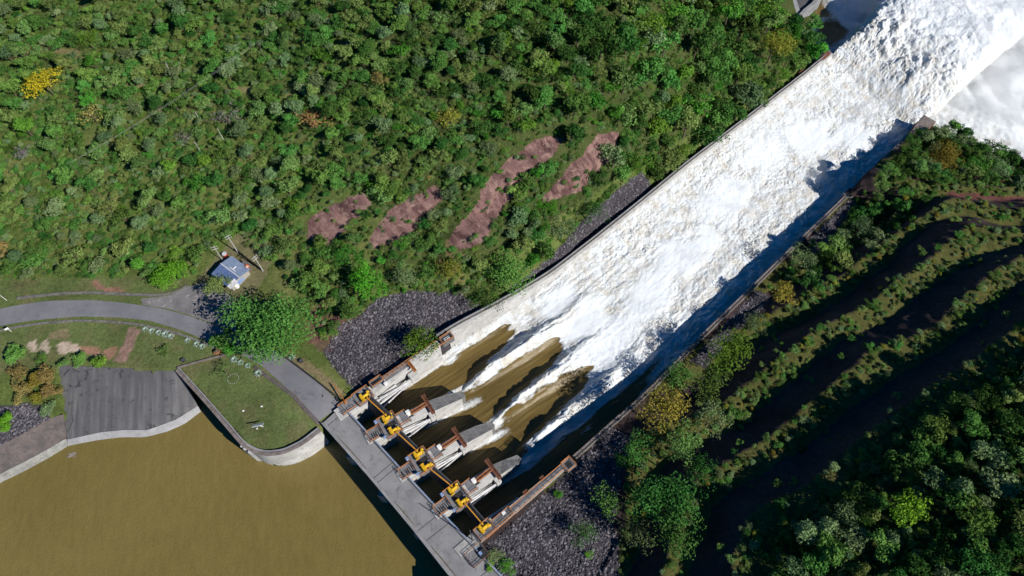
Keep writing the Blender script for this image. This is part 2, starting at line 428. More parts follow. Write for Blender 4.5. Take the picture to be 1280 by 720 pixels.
def grid_mesh(name, X, Y, Z, mat, attrs=None, keep=None, smooth_=True):
    ny, nx = X.shape
    me = bpy.data.meshes.new(name)
    co = np.stack([X, Y, Z], -1).reshape(-1, 3)
    idx = np.arange(nx * ny).reshape(ny, nx)
    q = np.stack([idx[:-1, :-1], idx[:-1, 1:], idx[1:, 1:], idx[1:, :-1]], -1).reshape(-1, 4)
    if keep is not None: q = q[keep.reshape(-1)]
    me.vertices.add(len(co)); me.vertices.foreach_set('co', co.ravel())
    me.loops.add(q.size); me.loops.foreach_set('vertex_index', q.ravel().astype(np.int32))
    me.polygons.add(len(q)); me.polygons.foreach_set('loop_start', np.arange(0, q.size, 4, dtype=np.int32))
    me.update(calc_edges=True)
    if smooth_: me.polygons.foreach_set('use_smooth', np.ones(len(q), bool))
    for k, (ty, arr) in (attrs or {}).items():
        a = me.attributes.new(k, ty, 'POINT')
        if ty == 'FLOAT_COLOR': a.data.foreach_set('color', np.concatenate([arr.reshape(-1, 3), np.ones((arr.size // 3, 1))], 1).ravel())
        elif ty == 'FLOAT_VECTOR': a.data.foreach_set('vector', arr.reshape(-1))
        else: a.data.foreach_set('value', arr.ravel())
    me.materials.append(mat if not isinstance(mat, str) else M[mat])
    o = bpy.data.objects.new(name, me); C.objects.link(o)
    return o

# ------------------------------------------------------------------ survey lines of the spillway
def trace(pix, z0, drop, flat=0):
    out = []; prev = None; z = z0
    for i, p in enumerate(pix):
        if prev is None or i <= flat: q = un(p[0], p[1], z0)
        else:
            z = prev.z
            for _ in range(40):
                q = un(p[0], p[1], z); zz = prev.z - drop * (q - prev).to_2d().length
                if abs(zz - z) < 1e-4: break
                z = zz
            q = un(p[0], p[1], z)
        out.append(q); prev = q
    return np.array([tuple(q) for q in out])
WLp = trace([(460, 487), (528, 440), (565, 414), (628, 381), (687, 347), (745, 302), (813, 247), (860, 208), (940, 147), (1007, 95), (1041, 67)], -.6, .145, 2)
WRp = trace([(611, 661), (714, 572), (762, 529), (807, 490), (882, 413), (935, 362), (995, 303), (1060, 241), (1089, 213), (1153, 150)], -.6, .145, 1)
NS = 240
WL = smooth(resample(WLp, NS), it=30); WR = smooth(resample(WRp, NS), it=30)
END_L, END_R = WL[-1], WR[-1]
dirL = (WL[-1] - WL[-30])[:2]; dirL /= np.linalg.norm(dirL)
dirR = (WR[-1] - WR[-30])[:2]; dirR /= np.linalg.norm(dirR)
RIVER_Z = -51.0; LAKE_Z = -10.5

gl = Vector(WL[0]); gr = Vector(WR[0])          # the line of the gates
gate_dir = (gr - gl).to_2d().normalized()
flow_dir = Vector((-gate_dir.y, gate_dir.x))     # downstream
PIER_PIX = [((488, 531), (578, 490)), ((528, 576), (615, 528)), ((572, 620), (648, 570))]
PIERS = []
for (a, b) in PIER_PIX:
    A = un(*a, 1.0); B = un(*b, -6.0); d = (B - A).to_2d()
    PIERS.append((A, math.atan2(d.y, d.x), d.length))

chute_poly = [tuple(p[:2]) for p in WL] + [tuple(p[:2]) for p in WR[::-1]]
up_l = un(421, 513, -.6); up_r = un(571, 700, -.6)
pW = lambda *a: un(*a)
lake_px = [(-160, 655, -4), (0, 557, -4), (58, 527, -3.6), (75, 520, -3.2), (76, 490, -2.2), (75, 459, -1), (125, 462, -1), (160, 463, -1), (190, 467, -1), (222, 463, -.5)]
PROM_px = [(222, 462), (255, 498), (282, 529), (304, 555), (318, 563.5), (333, 567.5), (355, 565), (378, 554), (400, 537)]
PROM = [un(u, v, 0) for u, v in PROM_px]
lake_poly = [tuple(un(*q)[:2]) for q in lake_px] + [tuple(p[:2]) for p in PROM] + [tuple(un(412, 524, 0)[:2]), tuple(gl[:2])] + [tuple(gr[:2])] + \
    [tuple(un(*q)[:2]) for q in ((588, 688, 0), (572, 712, 0), (560, 740, 0), (556, 800, 0), (575, 960, 0))] + [tuple(un(-160, 960, 0)[:2])]
river_px = [(1041, 67, -36), (1026, 62, -42), (1012, 34, -44), (1022, 8, -44), (1034, -14, -44), (1040, -90, -44)]
river_px2 = [(1500, 250, -42), (1330, 214, -42), (1280, 206, -42), (1228, 190, -42), (1192, 178, -41), (1168, 166, -40), (1153, 150, -36)]
river_poly = [tuple(END_L[:2] - dirL * 5)] + [tuple(un(*q)[:2]) for q in river_px[1:]] + [(900., 900.), (1500., 600.)] + [tuple(un(*q)[:2]) for q in river_px2[:-1]] + [tuple(END_R[:2] - dirR * 5)]

# ------------------------------------------------------------------ terrain heights
left_pts = [(0, 385, 0), (-120, 420, 0), (100, 377, 0), (200, 385, 0), (260, 420, 0), (330, 460, 0), (400, 505, 0), (232, 372, 0), (60, 415, -.2), (200, 440, -.1),
    (300, 500, 0), (320, 550, 0), (240, 465, -.1), (385, 530, 0), (20, 450, -1), (75, 462, -1), (125, 460, -1), (20, 500, -2.4), (60, 500, -2.2), (0, 545, -3.6), (-120, 560, -3.6),
    (430, 420, -1.2), (480, 450, -1.6), (540, 395, -2.0), (420, 380, .6), (575, 390, -2.6), (410, 440, -.6), (440, 480, -1), (525, 430, -2), (360, 440, -.1), (500, 370, -.6), (560, 365, -1.5),
    (0, 350, .3), (100, 345, .4), (185, 352, .4), (240, 345, .5), (290, 335, 1), (330, 345, 1), (290, 300, 2.2), (340, 310, 2.5), (370, 350, 1.5), (400, 340, 2.2),
    (0, 250, 5), (100, 250, 6), (200, 250, 7), (300, 250, 7), (0, 100, 11), (150, 100, 15), (300, 100, 19), (0, 0, 15), (200, 0, 21), (400, 0, 27), (400, 100, 23), (380, 200, 15),
    (430, 300, 5), (460, 325, 3), (505, 330, 3), (545, 300, 5), (600, 310, 4), (590, 335, 1.5), (640, 335, -2), (650, 290, 2), (690, 262, 1), (700, 305, -5),
    (705, 235, 5), (762, 190, 3), (690, 190, 12), (620, 220, 13), (640, 150, 20), (720, 130, 19), (560, 150, 21), (500, 200, 19), (500, 100, 26), (600, 50, 29), (700, 50, 27),
    (800, 130, 6), (800, 60, 17), (800, 190, -6), (860, 150, -11), (860, 60, 5), (900, 100, -12), (930, 40, -12), (960, 80, -22), (985, 45, -34), (960, 0, -25), (900, 0, -4), (1003, 20, -42), (1015, 60, -42),
    (-150, 0, 14), (-150, 250, 5), (500, -80, 30), (800, -80, 18), (200, -80, 24), (960, -60, -30), (1020, -60, -42)]
for q in WL[::16]:
    n_ = np.array([-dirL[1], dirL[0]]); left_pts.append(('w', q[0] + n_[0] * 3, q[1] + n_[1] * 3, q[2] - 2.2))
LP = []; LV = []
for q in left_pts:
    if q[0] == 'w': LP.append(q[1:3]); LV.append(q[3])
    else:
        p = un(*q); LP.append((p.x, p.y)); LV.append(p.z)
tps_l = TPS(LP, LV, 2e-3)

ZL = {-1: -17.0, 0: -9.5, 1: -1.0, 2: 6.7, 3: 14.6, 4: 21.0, 5: 26.0, 6: 31.0}
benches = {
    -1: [(1100, 243), (1140, 233), (1200, 233), (1280, 238)],
    0: [(985, 388), (1017, 368), (1073, 338), (1110, 303), (1160, 266), (1183, 254), (1227, 262), (1280, 266)],
    1: [(908, 518), (943, 475), (971, 462), (1004, 434), (1040, 411), (1095, 382), (1145, 344), (1195, 307), (1234, 291), (1280, 291)],
    2: [(883, 600), (938, 568), (988, 537), (1027, 506), (1054, 482), (1095, 444), (1160, 422), (1207, 380), (1251, 347), (1280, 327)],
    3: [(953, 650), (1016, 611), (1062, 568), (1109, 533), (1156, 498), (1210, 463), (1245, 437), (1280, 408)],
    4: [(1010, 690), (1090, 625), (1180, 540), (1280, 478)],
    5: [(1110, 715), (1200, 640), (1290, 570)],
}
RPt = []; RV = []
for k, ln in benches.items():
    P = resample([tuple(un(u, v, ZL[k])) for u, v in ln], 9 if len(ln) > 5 else 6)
    for q in P: RPt.append((q[0], q[1])); RV.append(k)
for (u, v, z, k) in ((1160, 195, -24, -3), (1230, 205, -24, -3), (1290, 222, -22, -2.6), (760, 640, -1.5, .5), (700, 720, -1, .2), (650, 760, -1, 0), (800, 655, -.5, 1.25), (826, 720, 3, 1.9), (800, 790, 2, 1.6), (900, 760, 9, 2.8), (700, 900, -1, 0), (900, 950, 4, 2.0), (740, 560, -2, .6), (1228, 190, -40, -5.6), (1272, 204, -38, -5.2), (1300, 206, -34, -4.0), (1168, 168, -40, -5.6), (1090, 260, -24, -2.6)):
    q = un(u, v, z); RPt.append((q.x, q.y)); RV.append(k)
tps_r = TPS(RPt, RV, 1e-3)
ZK = np.array([-56., -50., -44., -38., -33., -28., -23., -17., -9.5, -1.0, 6.7, 14.6, 20.4, 26.0, 31.0, 35.0])   # levels -8 ... 7
def profile(L):
    k = np.floor(L + .13); f = L + .13 - k                       # 0..1, bench first and then the cut
    s = np.clip((f - .50) / .50, 0, 1)
    zt = np.interp(k + s, np.arange(-8, 8), ZK)
    zhi = np.interp(L, np.arange(-8, 8), ZK)
    return np.where(k >= 3, np.maximum(14.6 + np.minimum((L - 2.87) * .5, .2), zhi - 1.6), zt)
wr_dir = (WR[-1] - WR[0])[:2]; wr_len = np.linalg.norm(wr_dir); wr_dir = wr_dir / wr_len
wr_s = (WR[:, :2] - WR[0, :2]) @ wr_dir

def heights(x, y):
    """terrain height and a set of masks on plan arrays"""
    zl = tps_l(x, y)
    # terracing of the cut slopes on the sunny side
    u, v, _ = proj(np.stack([x, y, zl], -1))
    wt = sstep(70, 20, np.hypot((u - 600) / 1.7, v - 235)) if False else sstep(1.0, .75, np.hypot((u - 590) / 230, (v - 235) / 120))
    per = 6.5; q = zl / per; fr = q - np.floor(q)
    st = (np.floor(q) + sstep(.25, .8, fr)) * per
    zl = zl * (1 - wt * .75) + st * wt * .75
    zl = zl + (fbm(x / 22, y / 22, 4) * 1.1) * sstep(0, 6, np.abs(zl)) * sstep(2, 8, seg_dist(x, y, WL[::12]))
    # shaded side
    s = (x - WR[0, 0]) * wr_dir[0] + (y - WR[0, 1]) * wr_dir[1]
    base = np.interp(s, wr_s, WR[:, 2]) - 1.2
    base = np.where(s < 8, -1.2 + np.clip(-s, 0, 20) * .04, base)
    base = np.where(s > wr_len, WR[-1, 2] - 1.2 - (s - wr_len) * .45, base)
    Lv = tps_r(x, y) + fbm(x / 14, y / 14, 4) * .13
    zr = np.maximum(base + fbm(x / 12, y / 12, 3) * .4 * sstep(1, 5, seg_dist(x, y, WR[::12])), profile(Lv))
    zr = np.minimum(zr, 46)
    # which side of the spillway: signed distance from its centre line
    cx = (WL[:, :2] + WR[:, :2]) / 2
    cdir = cx[-1] - cx[0]; cdir = cdir / np.linalg.norm(cdir)
    side = (x - cx[0, 0]) * (-cdir[1]) + (y - cx[0, 1]) * cdir[0]
    z = np.where(side > 0, zl, zr)
    return z, side, Lv, zl

CORE = (-330., 360., -85., 430.); DX = .8
def axis(a, b, far):
    core = np.arange(a, b + DX / 2, DX)
    o = np.geomspace(4, far, 14)
    return np.r_[(a - o)[::-1], core, b + o], core
XA, xc = axis(CORE[0], CORE[1], 2500.); YA, yc = axis(CORE[2], CORE[3], 2500.)
GX, GY = np.meshgrid(xc, yc)
GZ, SIDE, LEV, ZLEFT = heights(GX, GY)
inl = in_poly(GX, GY, lake_poly); inc = in_poly(GX, GY, chute_poly); inr = in_poly(GX, GY, river_poly)
LANDZ = GZ.copy()
GZ = np.where(inl, -16.0, GZ); GZ = np.where(inr, RIVER_Z - 6, GZ)
cs = (GX - WL[0, 0]) * dirL[0] + (GY - WL[0, 1]) * dirL[1]
GZ = np.where(inc, -22.0 - np.clip(cs, 0, 400) * .14, GZ)
GZ = np.maximum(GZ, -60)
def hz(x, y, land=True):
    x = np.asarray(x, float); y = np.asarray(y, float)
    Z = LANDZ if land else GZ
    fx = np.clip((x - xc[0]) / DX, 0, len(xc) - 1.001); fy = np.clip((y - yc[0]) / DX, 0, len(yc) - 1.001)
    i = fx.astype(int); j = fy.astype(int); a = fx - i; b = fy - j
    return (Z[j, i] * (1 - a) + Z[j, i + 1] * a) * (1 - b) + (Z[j + 1, i] * (1 - a) + Z[j + 1, i + 1] * a) * b
def wet(x, y):
    return in_poly(x, y, lake_poly) | in_poly(x, y, chute_poly) | in_poly(x, y, river_poly)
def at(u, v, it=14, lift=0.0):
    """ground point seen at photo position (u, v)"""
    z = 0.0
    for _ in range(it * 2):
        p = un(u, v, z + lift); z = z * .5 + .5 * float(hz(p.x, p.y))
    p = un(u, v, z + lift); return Vector((p.x, p.y, float(hz(p.x, p.y))))

# ------------------------------------------------------------------ ground colours (what grows or lies there)
UU, VV, _d = proj(np.stack([GX, GY, LANDZ], -1))
wob = fbm(GX / 5, GY / 5, 4) * 9; wob2 = fbm(GX / 5 + 40, GY / 5 + 9, 4) * 9
U2, V2 = UU + wob, VV + wob2
COL = np.empty(GX.shape + (3,)); COL[:] = (.100, .138, .038)
def paint(mask, c, k=1.0):
    m = np.asarray(mask, float)[..., None] * k
    COL[:] = COL * (1 - m) + np.array(c) * m
def ppoly(poly, c, k=1.0, rough=1.0):
    paint(in_poly(UU + wob * rough, VV + wob2 * rough, poly), c, k)
CUTS = [[(382, 299), (385, 275), (410, 259), (456, 240), (464, 254), (446, 274), (412, 306)],
        [(461, 304), (470, 286), (488, 263), (514, 247), (546, 232), (556, 246), (534, 272), (500, 303), (470, 311)],
        [(556, 304), (566, 290), (600, 250), (605, 230), (640, 195), (680, 170), (704, 174), (690, 196), (655, 222), (628, 262), (600, 306), (575, 312)],
        [(660, 262), (680, 246), (700, 222), (725, 195), (748, 168), (776, 164), (770, 188), (748, 214), (728, 238), (690, 250)]]
RIPRAP_L = [(404, 440), (428, 404), (450, 396), (470, 372), (520, 364), (575, 366), (600, 385), (612, 402), (560, 436), (470, 476), (446, 488), (425, 470)]
RIPRAP_R = [(598, 690), (640, 655), (716, 582), (762, 535), (790, 545), (775, 600), (770, 650), (775, 725), (625, 725)]
RIPRAP_W = [(640, 375), (700, 335), (745, 300), (820, 240), (800, 215), (740, 262), (690, 320), (636, 362)]
RIPRAP_S = [(-40, 560), (-40, 520), (0, 508), (40, 505), (62, 515), (58, 527), (0, 558)]
RIPRAP_E = [[(905, 405), (945, 362), (965, 375), (925, 412)], [(1010, 300), (1040, 270), (1062, 248), (1070, 255), (1040, 300), (1020, 318)], [(862, 452), (905, 408), (920, 418), (880, 462)]]
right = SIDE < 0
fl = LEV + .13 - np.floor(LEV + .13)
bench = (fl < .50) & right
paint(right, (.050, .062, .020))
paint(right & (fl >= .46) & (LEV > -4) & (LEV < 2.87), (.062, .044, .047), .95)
paint(bench & (LEV > -3) & (LEV < 3.4), (.100, .105, .034))
dry = sstep(.0, .35, fbm(GX / 16, GY / 16, 4)) * (~right)
paint(dry, (.155, .172, .060), .7)
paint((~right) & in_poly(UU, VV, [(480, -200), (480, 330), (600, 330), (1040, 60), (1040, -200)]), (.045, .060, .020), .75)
GRASS = [(-200, 372), (0, 350), (190, 345), (240, 350), (282, 440), (330, 450), (400, 530), (355, 572), (300, 560), (222, 466), (120, 464), (-200, 470)]
ppoly(GRASS, (.112, .150, .052))
paint(in_poly(UU, VV, GRASS), (.165, .150, .070), sstep(.0, .3, fbm(GX / 7, GY / 7, 4)) * .8 if False else .0)
gm = in_poly(UU, VV, GRASS).astype(float) * sstep(-.05, .35, fbm(GX / 7, GY / 7, 4))
COL[:] = COL * (1 - .7 * gm[..., None]) + np.array((.170, .165, .080)) * .6 * gm[..., None]
CUTM = np.zeros(GX.shape)
for c_ in CUTS:
    mk = in_poly(UU + wob * .3, VV + wob2 * .3, c_); d_ = seg_dist(UU, VV, c_ + c_[:1])
    CUTM = np.maximum(CUTM, np.where(mk, .5 + np.clip(d_ / 8, 0, .5), .5 - np.clip(d_ / 8, 0, .5)))
ppoly([(466, 300), (476, 284), (500, 276), (520, 280), (498, 300)], (.36, .19, .13), .6)
ppoly([(385, 430), (390, 370), (420, 352), (455, 400), (430, 425)], (.17, .095, .075), .9)
ppoly([(540, 350), (560, 300), (585, 320), (575, 360)], (.21, .15, .085), .7)
for r_ in (RIPRAP_L, RIPRAP_R, RIPRAP_W, RIPRAP_S, *RIPRAP_E): ppoly(r_, (.060, .056, .066), 1, .5)
ppoly([(392, 440), (398, 395), (425, 385), (440, 405), (415, 440)], (.14, .075, .070), .7)
ppoly([(350, 445), (362, 438), (392, 455), (432, 492), (425, 500), (398, 475)], (.21, .175, .10), .95, .4)
ppoly([(163, 409), (176, 411), (158, 452), (143, 452)], (.30, .19, .165), .95, .25)
ppoly([(115, 352), (122, 351), (130, 358), (155, 361), (154, 366), (120, 363)], (.28, .15, .12), .9, .2)
for pl in ([(34, 430), (44, 424), (48, 440), (40, 442)], [(50, 428), (60, 424), (62, 440), (52, 442)], [(70, 430), (84, 428), (100, 434), (98, 440), (74, 442)]):
    ppoly(pl, (.50, .41, .34), .95, .3)
ppoly([(98, 434), (124, 432), (126, 445), (104, 444)], (.34, .19, .14), .9, .3)
ppoly([(128, 438), (146, 432), (146, 446), (132, 448)], (.36, .20, .15), .85, .3)
ppoly([(60, 414), (85, 412), (90, 422), (62, 424)], (.26, .19, .13), .6, .4)
# the grassy tracks on the hillside
for ln, wd in (([(20, 70), (60, 62), (95, 66)], 6), ([(140, 108), (200, 106), (250, 110), (315, 112)], 5), ([(350, 118), (430, 115)], 3), ([(380, 8), (405, 2)], 4), ([(530, 10), (545, 25)], 7)):
    d = seg_dist(UU + wob * .3, VV + wob2 * .3, ln)
    paint(sstep(wd, wd * .3, d), (.24, .205, .105), .85)
for ln in ([(1130, 221), (1200, 222), (1282, 228)], [(1186, 243), (1230, 247), (1282, 250)]):
    paint(sstep(4.5, 2.5, seg_dist(UU + wob * .3, VV + wob2 * .3, ln)), (.15, .06, .06), .9)
ppoly([(225, 372), (300, 290), (345, 310), (330, 350), (290, 400)], (.20, .165, .11), .6, .4)

Zf = np.empty((len(YA), len(XA))); Cf = np.empty((len(YA), len(XA), 3))
ix = np.clip(np.arange(len(XA)) - 14, 0, len(xc) - 1); iy = np.clip(np.arange(len(YA)) - 14, 0, len(yc) - 1)
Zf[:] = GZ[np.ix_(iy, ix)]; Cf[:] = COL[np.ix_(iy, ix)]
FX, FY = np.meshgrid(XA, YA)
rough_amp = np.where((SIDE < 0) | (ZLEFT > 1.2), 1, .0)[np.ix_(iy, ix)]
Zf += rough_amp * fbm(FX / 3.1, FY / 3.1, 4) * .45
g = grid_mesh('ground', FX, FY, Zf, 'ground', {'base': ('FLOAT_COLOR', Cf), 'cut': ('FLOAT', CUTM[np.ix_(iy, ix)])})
tag(g, 'grassy and wooded hillsides with reddish cuts around the spillway', 'ground', kind='structure')

# ------------------------------------------------------------------ lake and river sheets
lx = np.r_[np.arange(-420, 60, 6.)]; ly = np.r_[np.arange(-260, 130, 6.)]
bm = BM()
lp = [tuple(un(*q)[:2]) for q in ((-400, 420, LAKE_Z),)]
def sheet(name, poly, z, mat, label, cat):
    bm = BM(); f = bm.faces.new([bm.verts.new((p[0], p[1], z)) for p in poly])
    bmesh.ops.triangulate(bm, faces=[f])
    o = obj(name, bm, mat); tag(o, label, cat, kind='structure'); return o
lk = [(-420, -260), (60, -260)] + [tuple(un(*q)[:2]) for q in ((600, 960, 0), (588, 800, 0), (592, 740, 0), (596, 705, 0))] + [tuple(gr[:2]), tuple(gl[:2])] + \
    [tuple(un(412, 516, 0)[:2]), tuple(un(330, 500, 0)[:2]), tuple(un(232, 455, 0)[:2]), tuple(un(75, 455, 0)[:2]), tuple(un(60, 500, 0)[:2]), tuple(un(0, 540, 0)[:2]), (-420, 20)]
sheet('reservoir_water', lk, LAKE_Z, 'lake', 'olive brown muddy reservoir below the lawn and the bridge', 'water')

# river: foaming sheet at the foot of the chute
rx = np.arange(40, 460, .9); ry = np.arange(170, 470, .9)
RX, RY = np.meshgrid(rx, ry)
endc = (END_L[:2] + END_R[:2]) / 2; jd = (dirL + dirR) / 2; jd /= np.linalg.norm(jd); jn = np.array([-jd[1], jd[0]])
ra = (RX - endc[0]) * jd[0] + (RY - endc[1]) * jd[1]; rc = (RX - endc[0]) * jn[0] + (RY - endc[1]) * jn[1]
ag = 1 - np.abs(fbm(RX / 7, RY / 7, 5)) * 2
fo = .85 - sstep(12, 60, rc) * .4 + fbm(RX / 12, RY / 12, 5) * .8 + sstep(10, 60, ra) * .35
ru, rv, _ = proj(np.stack([RX, RY, np.full(RX.shape, RIVER_Z)], -1))
fo = fo - .9 * sstep(26, 8, np.hypot(ru - 1040, (rv - 42) * 1.2)) - .5 * sstep(40, 10, np.hypot((ru - 1010), (rv - 10) * 1.3))
fo = np.clip(fo, 0, 1)
RZ = RIVER_Z + fo * ag * (1.3 - .9 * sstep(10, 50, ra)) + fo * sstep(20, 60, ra) * np.abs(fbm(RX / 24, RY / 24, 2)) * 5
river_painted_mist = sstep(8, 45, ra + fbm(RX / 18, RY / 18, 4) * 30) * fo + fbm(RX / 3, RY / 3, 4) * .5  # mist over the river, painted as smooth white foam
fl_ = np.stack([ra, rc, ra * 0], -1)
o = grid_mesh('river_water', RX, RY, RZ, 'flood', {'painted_mist': ('FLOAT', river_painted_mist), 'foam': ('FLOAT', fo), 'flow': ('FLOAT_VECTOR', fl_)})
tag(o, 'churning white and brown river at the foot of the spillway', 'water', kind='structure')

# ------------------------------------------------------------------ the flood in the chute
def billow(x, y, o=4):
    s = 0; a = 1; f = 1; n = 0
    for k in range(o):
        s = s + a * (np.abs(pnoise(x * f + 31 * k, y * f + 7 * k)) * 2.6 - .5); n += a; a *= .50; f *= 2.1
    return s / n
Ln = np.linalg.norm((WL[-1] - WL[0])[:2]); JET = 165.0
n1 = 900; n2 = 500; nc = 250
Lr = resample(WL, n1); Rr = resample(WR, n1)
js = np.linspace(0, JET, n2 + 1)[1:]
zj = js * .30 - js ** 2 * .0027
spread = js * .06
jl = np.stack([END_L[0] + dirL[0] * js - dirL[1] * spread, END_L[1] + dirL[1] * js + dirL[0] * spread, END_L[2] + zj], 1)
jr = np.stack([END_R[0] + dirR[0] * js + dirR[1] * spread, END_R[1] + dirR[1] * js - dirR[0] * spread, END_R[2] + zj], 1)
AL = np.r_[Lr, jl]; AR = np.r_[Rr, jr]; ns = n1 + n2
S = np.r_[np.linspace(0, Ln, n1), Ln + js]
T = np.linspace(0, 1, nc)
depth = np.interp(S, [0, 25, 45, 62, 80, 110, 400], [10.6, 12.0, 10.2, 8.0, 6.6, 6.0, 6.0])
PX = AL[:, None, :] * (1 - T[None, :, None]) + AR[:, None, :] * T[None, :, None]
CHX = PX[..., 0]; CHY = PX[..., 1]; CHZ = PX[..., 2] - depth[:, None] + np.interp(S, [0, 30, 75, 110], [0, 0, 4.0, 4.6])[:, None] * (1 - T[None, :]).clip(0, 1) ** 3
SS = np.repeat(S[:, None], nc, 1); TT = np.repeat(T[None, :], ns, 0)
WID = np.linalg.norm((AR - AL)[:, :2], axis=1); WW = TT * WID[:, None]
cu, cv, _ = proj(np.stack([CHX, CHY, CHZ], -1))
def st_of(u, v):
    k = np.argmin((cu - u) ** 2 + (cv - v) ** 2); i, j = np.unravel_index(k, cu.shape); return S[i], T[j]
TONGUE = [((556, 472), (575, 466), (645, 405), 1.0), ((590, 512), (625, 490), (708, 422), 1.15), ((622, 560), (662, 525), (742, 458), 1.1), ((664, 608), (724, 552), (802, 482), .85)]
foam = np.ones(CHX.shape)
nz = fbm(SS / 9, WW / 2.2, 5)
for (a, m_, e, wv) in TONGUE:
    sa, ta = st_of(*a); sm, tm = st_of(*m_); se, te = st_of(*e)
    tc = np.interp(SS, [0, sa, sm, se], [ta - (tm - ta) * .3, ta, tm, te])
    hw = np.interp(SS, [0, sa - 4, sm, sm + .6 * (se - sm), sm + .88 * (se - sm), se], [.125, .112, .092, .072, .042, .0]) * wv
    d = np.abs(TT - tc) / np.maximum(hw, 1e-3) + nz * .5
    m = sstep(1.18, .72, d) * sstep(se + 1, se - 4, SS + nz * 8)
    if wv < .9: m = m * np.where(SS > 16, (.72 + fbm(SS / 12, WW / 1.1, 4) * 1.3).clip(0, 1), 1)
    foam = np.minimum(foam, 1 - m)
s_n = [st_of(*b) for _, b in PIER_PIX]
up = sstep(22, 14, SS)
inner = np.zeros(CHX.shape)
for b in range(4): inner = np.maximum(inner, sstep(.112, .085, np.abs(TT - (b + .5) / 4)))
foam = np.minimum(foam, 1 - up * (.55 + .45 * inner))
lastbay = sstep(.84, .90, TT) * sstep(92, 60, SS)
foam = foam * (1 - lastbay * (.75 + nz * 1.1).clip(0, 1))
for b in range(4):
    tcs = (b + .20 + .012 * (SS - 6).clip(0, 40)) / 4 if b else (b + .10) / 4
    wst = (.008 + .0009 * SS) * (.7 + .6 * (nz * .5 + .5))
    foam = np.maximum(foam, np.exp(-((TT - tcs - nz * .006) / wst) ** 2) * .85 * sstep(3, 8, SS) * sstep(30, 20, SS))
foam = np.clip(foam, 0, 1)
grow = sstep(18, 70, SS)
lump = billow(SS / 10, WW / 8, 5); lump3 = billow(SS / 1.7 + 9, WW / 1.3, 3)
lump2 = billow(SS / 3.4 + 50, WW / 2.9, 4)
gust = sstep(-.15, .35, fbm(SS / 34 + 5, WW / 22, 3))
sheet_n = fbm(SS / 7, WW / 2.0, 4)
H_ = foam * (grow * (lump * .60 + fbm(SS / 9, WW / 1.8, 4) * (.14 + .34 * sstep(150, 60, SS)) + lump2 * (.10 + .34 * gust) + lump3 * (.13 + .14 * gust)) + (1 - grow) * (sheet_n * .9 + lump2 * .2 + lump3 * .16)) + (1 - foam) * fbm(SS / 9, WW / 1.1, 3) * .16
for (s0, t0) in s_n:                                          # rooster tails behind the pier noses
    r = (SS - s0).clip(0, None)
    H_ += 3.6 * np.exp(-((TT - t0) * WID[:, None] / (1.3 + r * .05)) ** 2) * sstep(-1, 9, SS - s0) * sstep(70, 22, r) * (1 + .5 * sheet_n)
H_ += 1.6 * np.exp(-(WW / 2.6) ** 2) * sstep(18, 30, SS) * sstep(70, 40, SS)
jet = sstep(0, 25, SS - Ln)
H_ += jet * (billow(SS / 7.5 + 9, WW / 6.5, 5) * 1.7 - lump * .8 + fbm(SS / 22, WW / 16, 3) * 3.2)
painted_mist = np.zeros(CHX.shape)  # patches where drifting mist is painted onto the water
for (u_, v_, rs, rw_c) in ((770, 428, 17, 9), (735, 405, 12, 7), (812, 372, 15, 9), (848, 322, 16, 9), (905, 248, 17, 10), (955, 190, 20, 11), (1010, 170, 18, 12), (1065, 170, 16, 10), (700, 380, 10, 5), (880, 300, 10, 6)):
    s_c, t_c = st_of(u_, v_)
    painted_mist = np.maximum(painted_mist, np.exp(-((SS - s_c) / rs) ** 2 - ((TT - t_c) * WID[:, None] / rw_c) ** 2))
painted_mist = sstep(.25, .85, painted_mist + fbm(SS / 14, WW / 6, 4) * .45)
jc = sstep(Ln + 18, Ln + 62, SS + fbm(SS / 16, WW / 10, 4) * 26)
painted_mist = np.maximum(painted_mist, jc)
H_ = H_ * (1 - .6 * jc) + jc * fbm(SS / 17, WW / 13, 2) * 2.0
H_ = H_ * (1 - .72 * painted_mist * (SS < Ln)) + painted_mist * .5 * (SS < Ln)
edge = np.abs(2 * TT - 1)
CHZ = CHZ + H_ - jet * (edge ** 7) * 7.0
CHZ = np.where((SS > Ln + JET - 14), CHZ - (SS - Ln - JET + 14) * .4, CHZ)
flow = np.stack([SS, WW, SS * 0], -1)
o = grid_mesh('spillway_water', CHX, CHY, CHZ, 'flood', {'painted_mist': ('FLOAT', painted_mist), 'foam': ('FLOAT', foam), 'flow': ('FLOAT_VECTOR', flow)})
tag(o, 'white foaming flood rushing down the concrete chute', 'water', kind='structure')
# underside of the jet, so that it is a body of water and not a skin
i0 = n1 - 2
o2 = [CHX[i0:], CHY[i0:], CHZ[i0:] - 2.5 - 3.0 * (1 - edge[i0:] ** 4)]
me2 = grid_mesh('jet_underside', *o2, 'flood', {'foam': ('FLOAT', foam[i0:]), 'flow': ('FLOAT_VECTOR', flow[i0:])})
me2.name = 'jet_water'; tag(me2, 'underside of the water jet leaping off the chute lip', 'water', kind='structure')

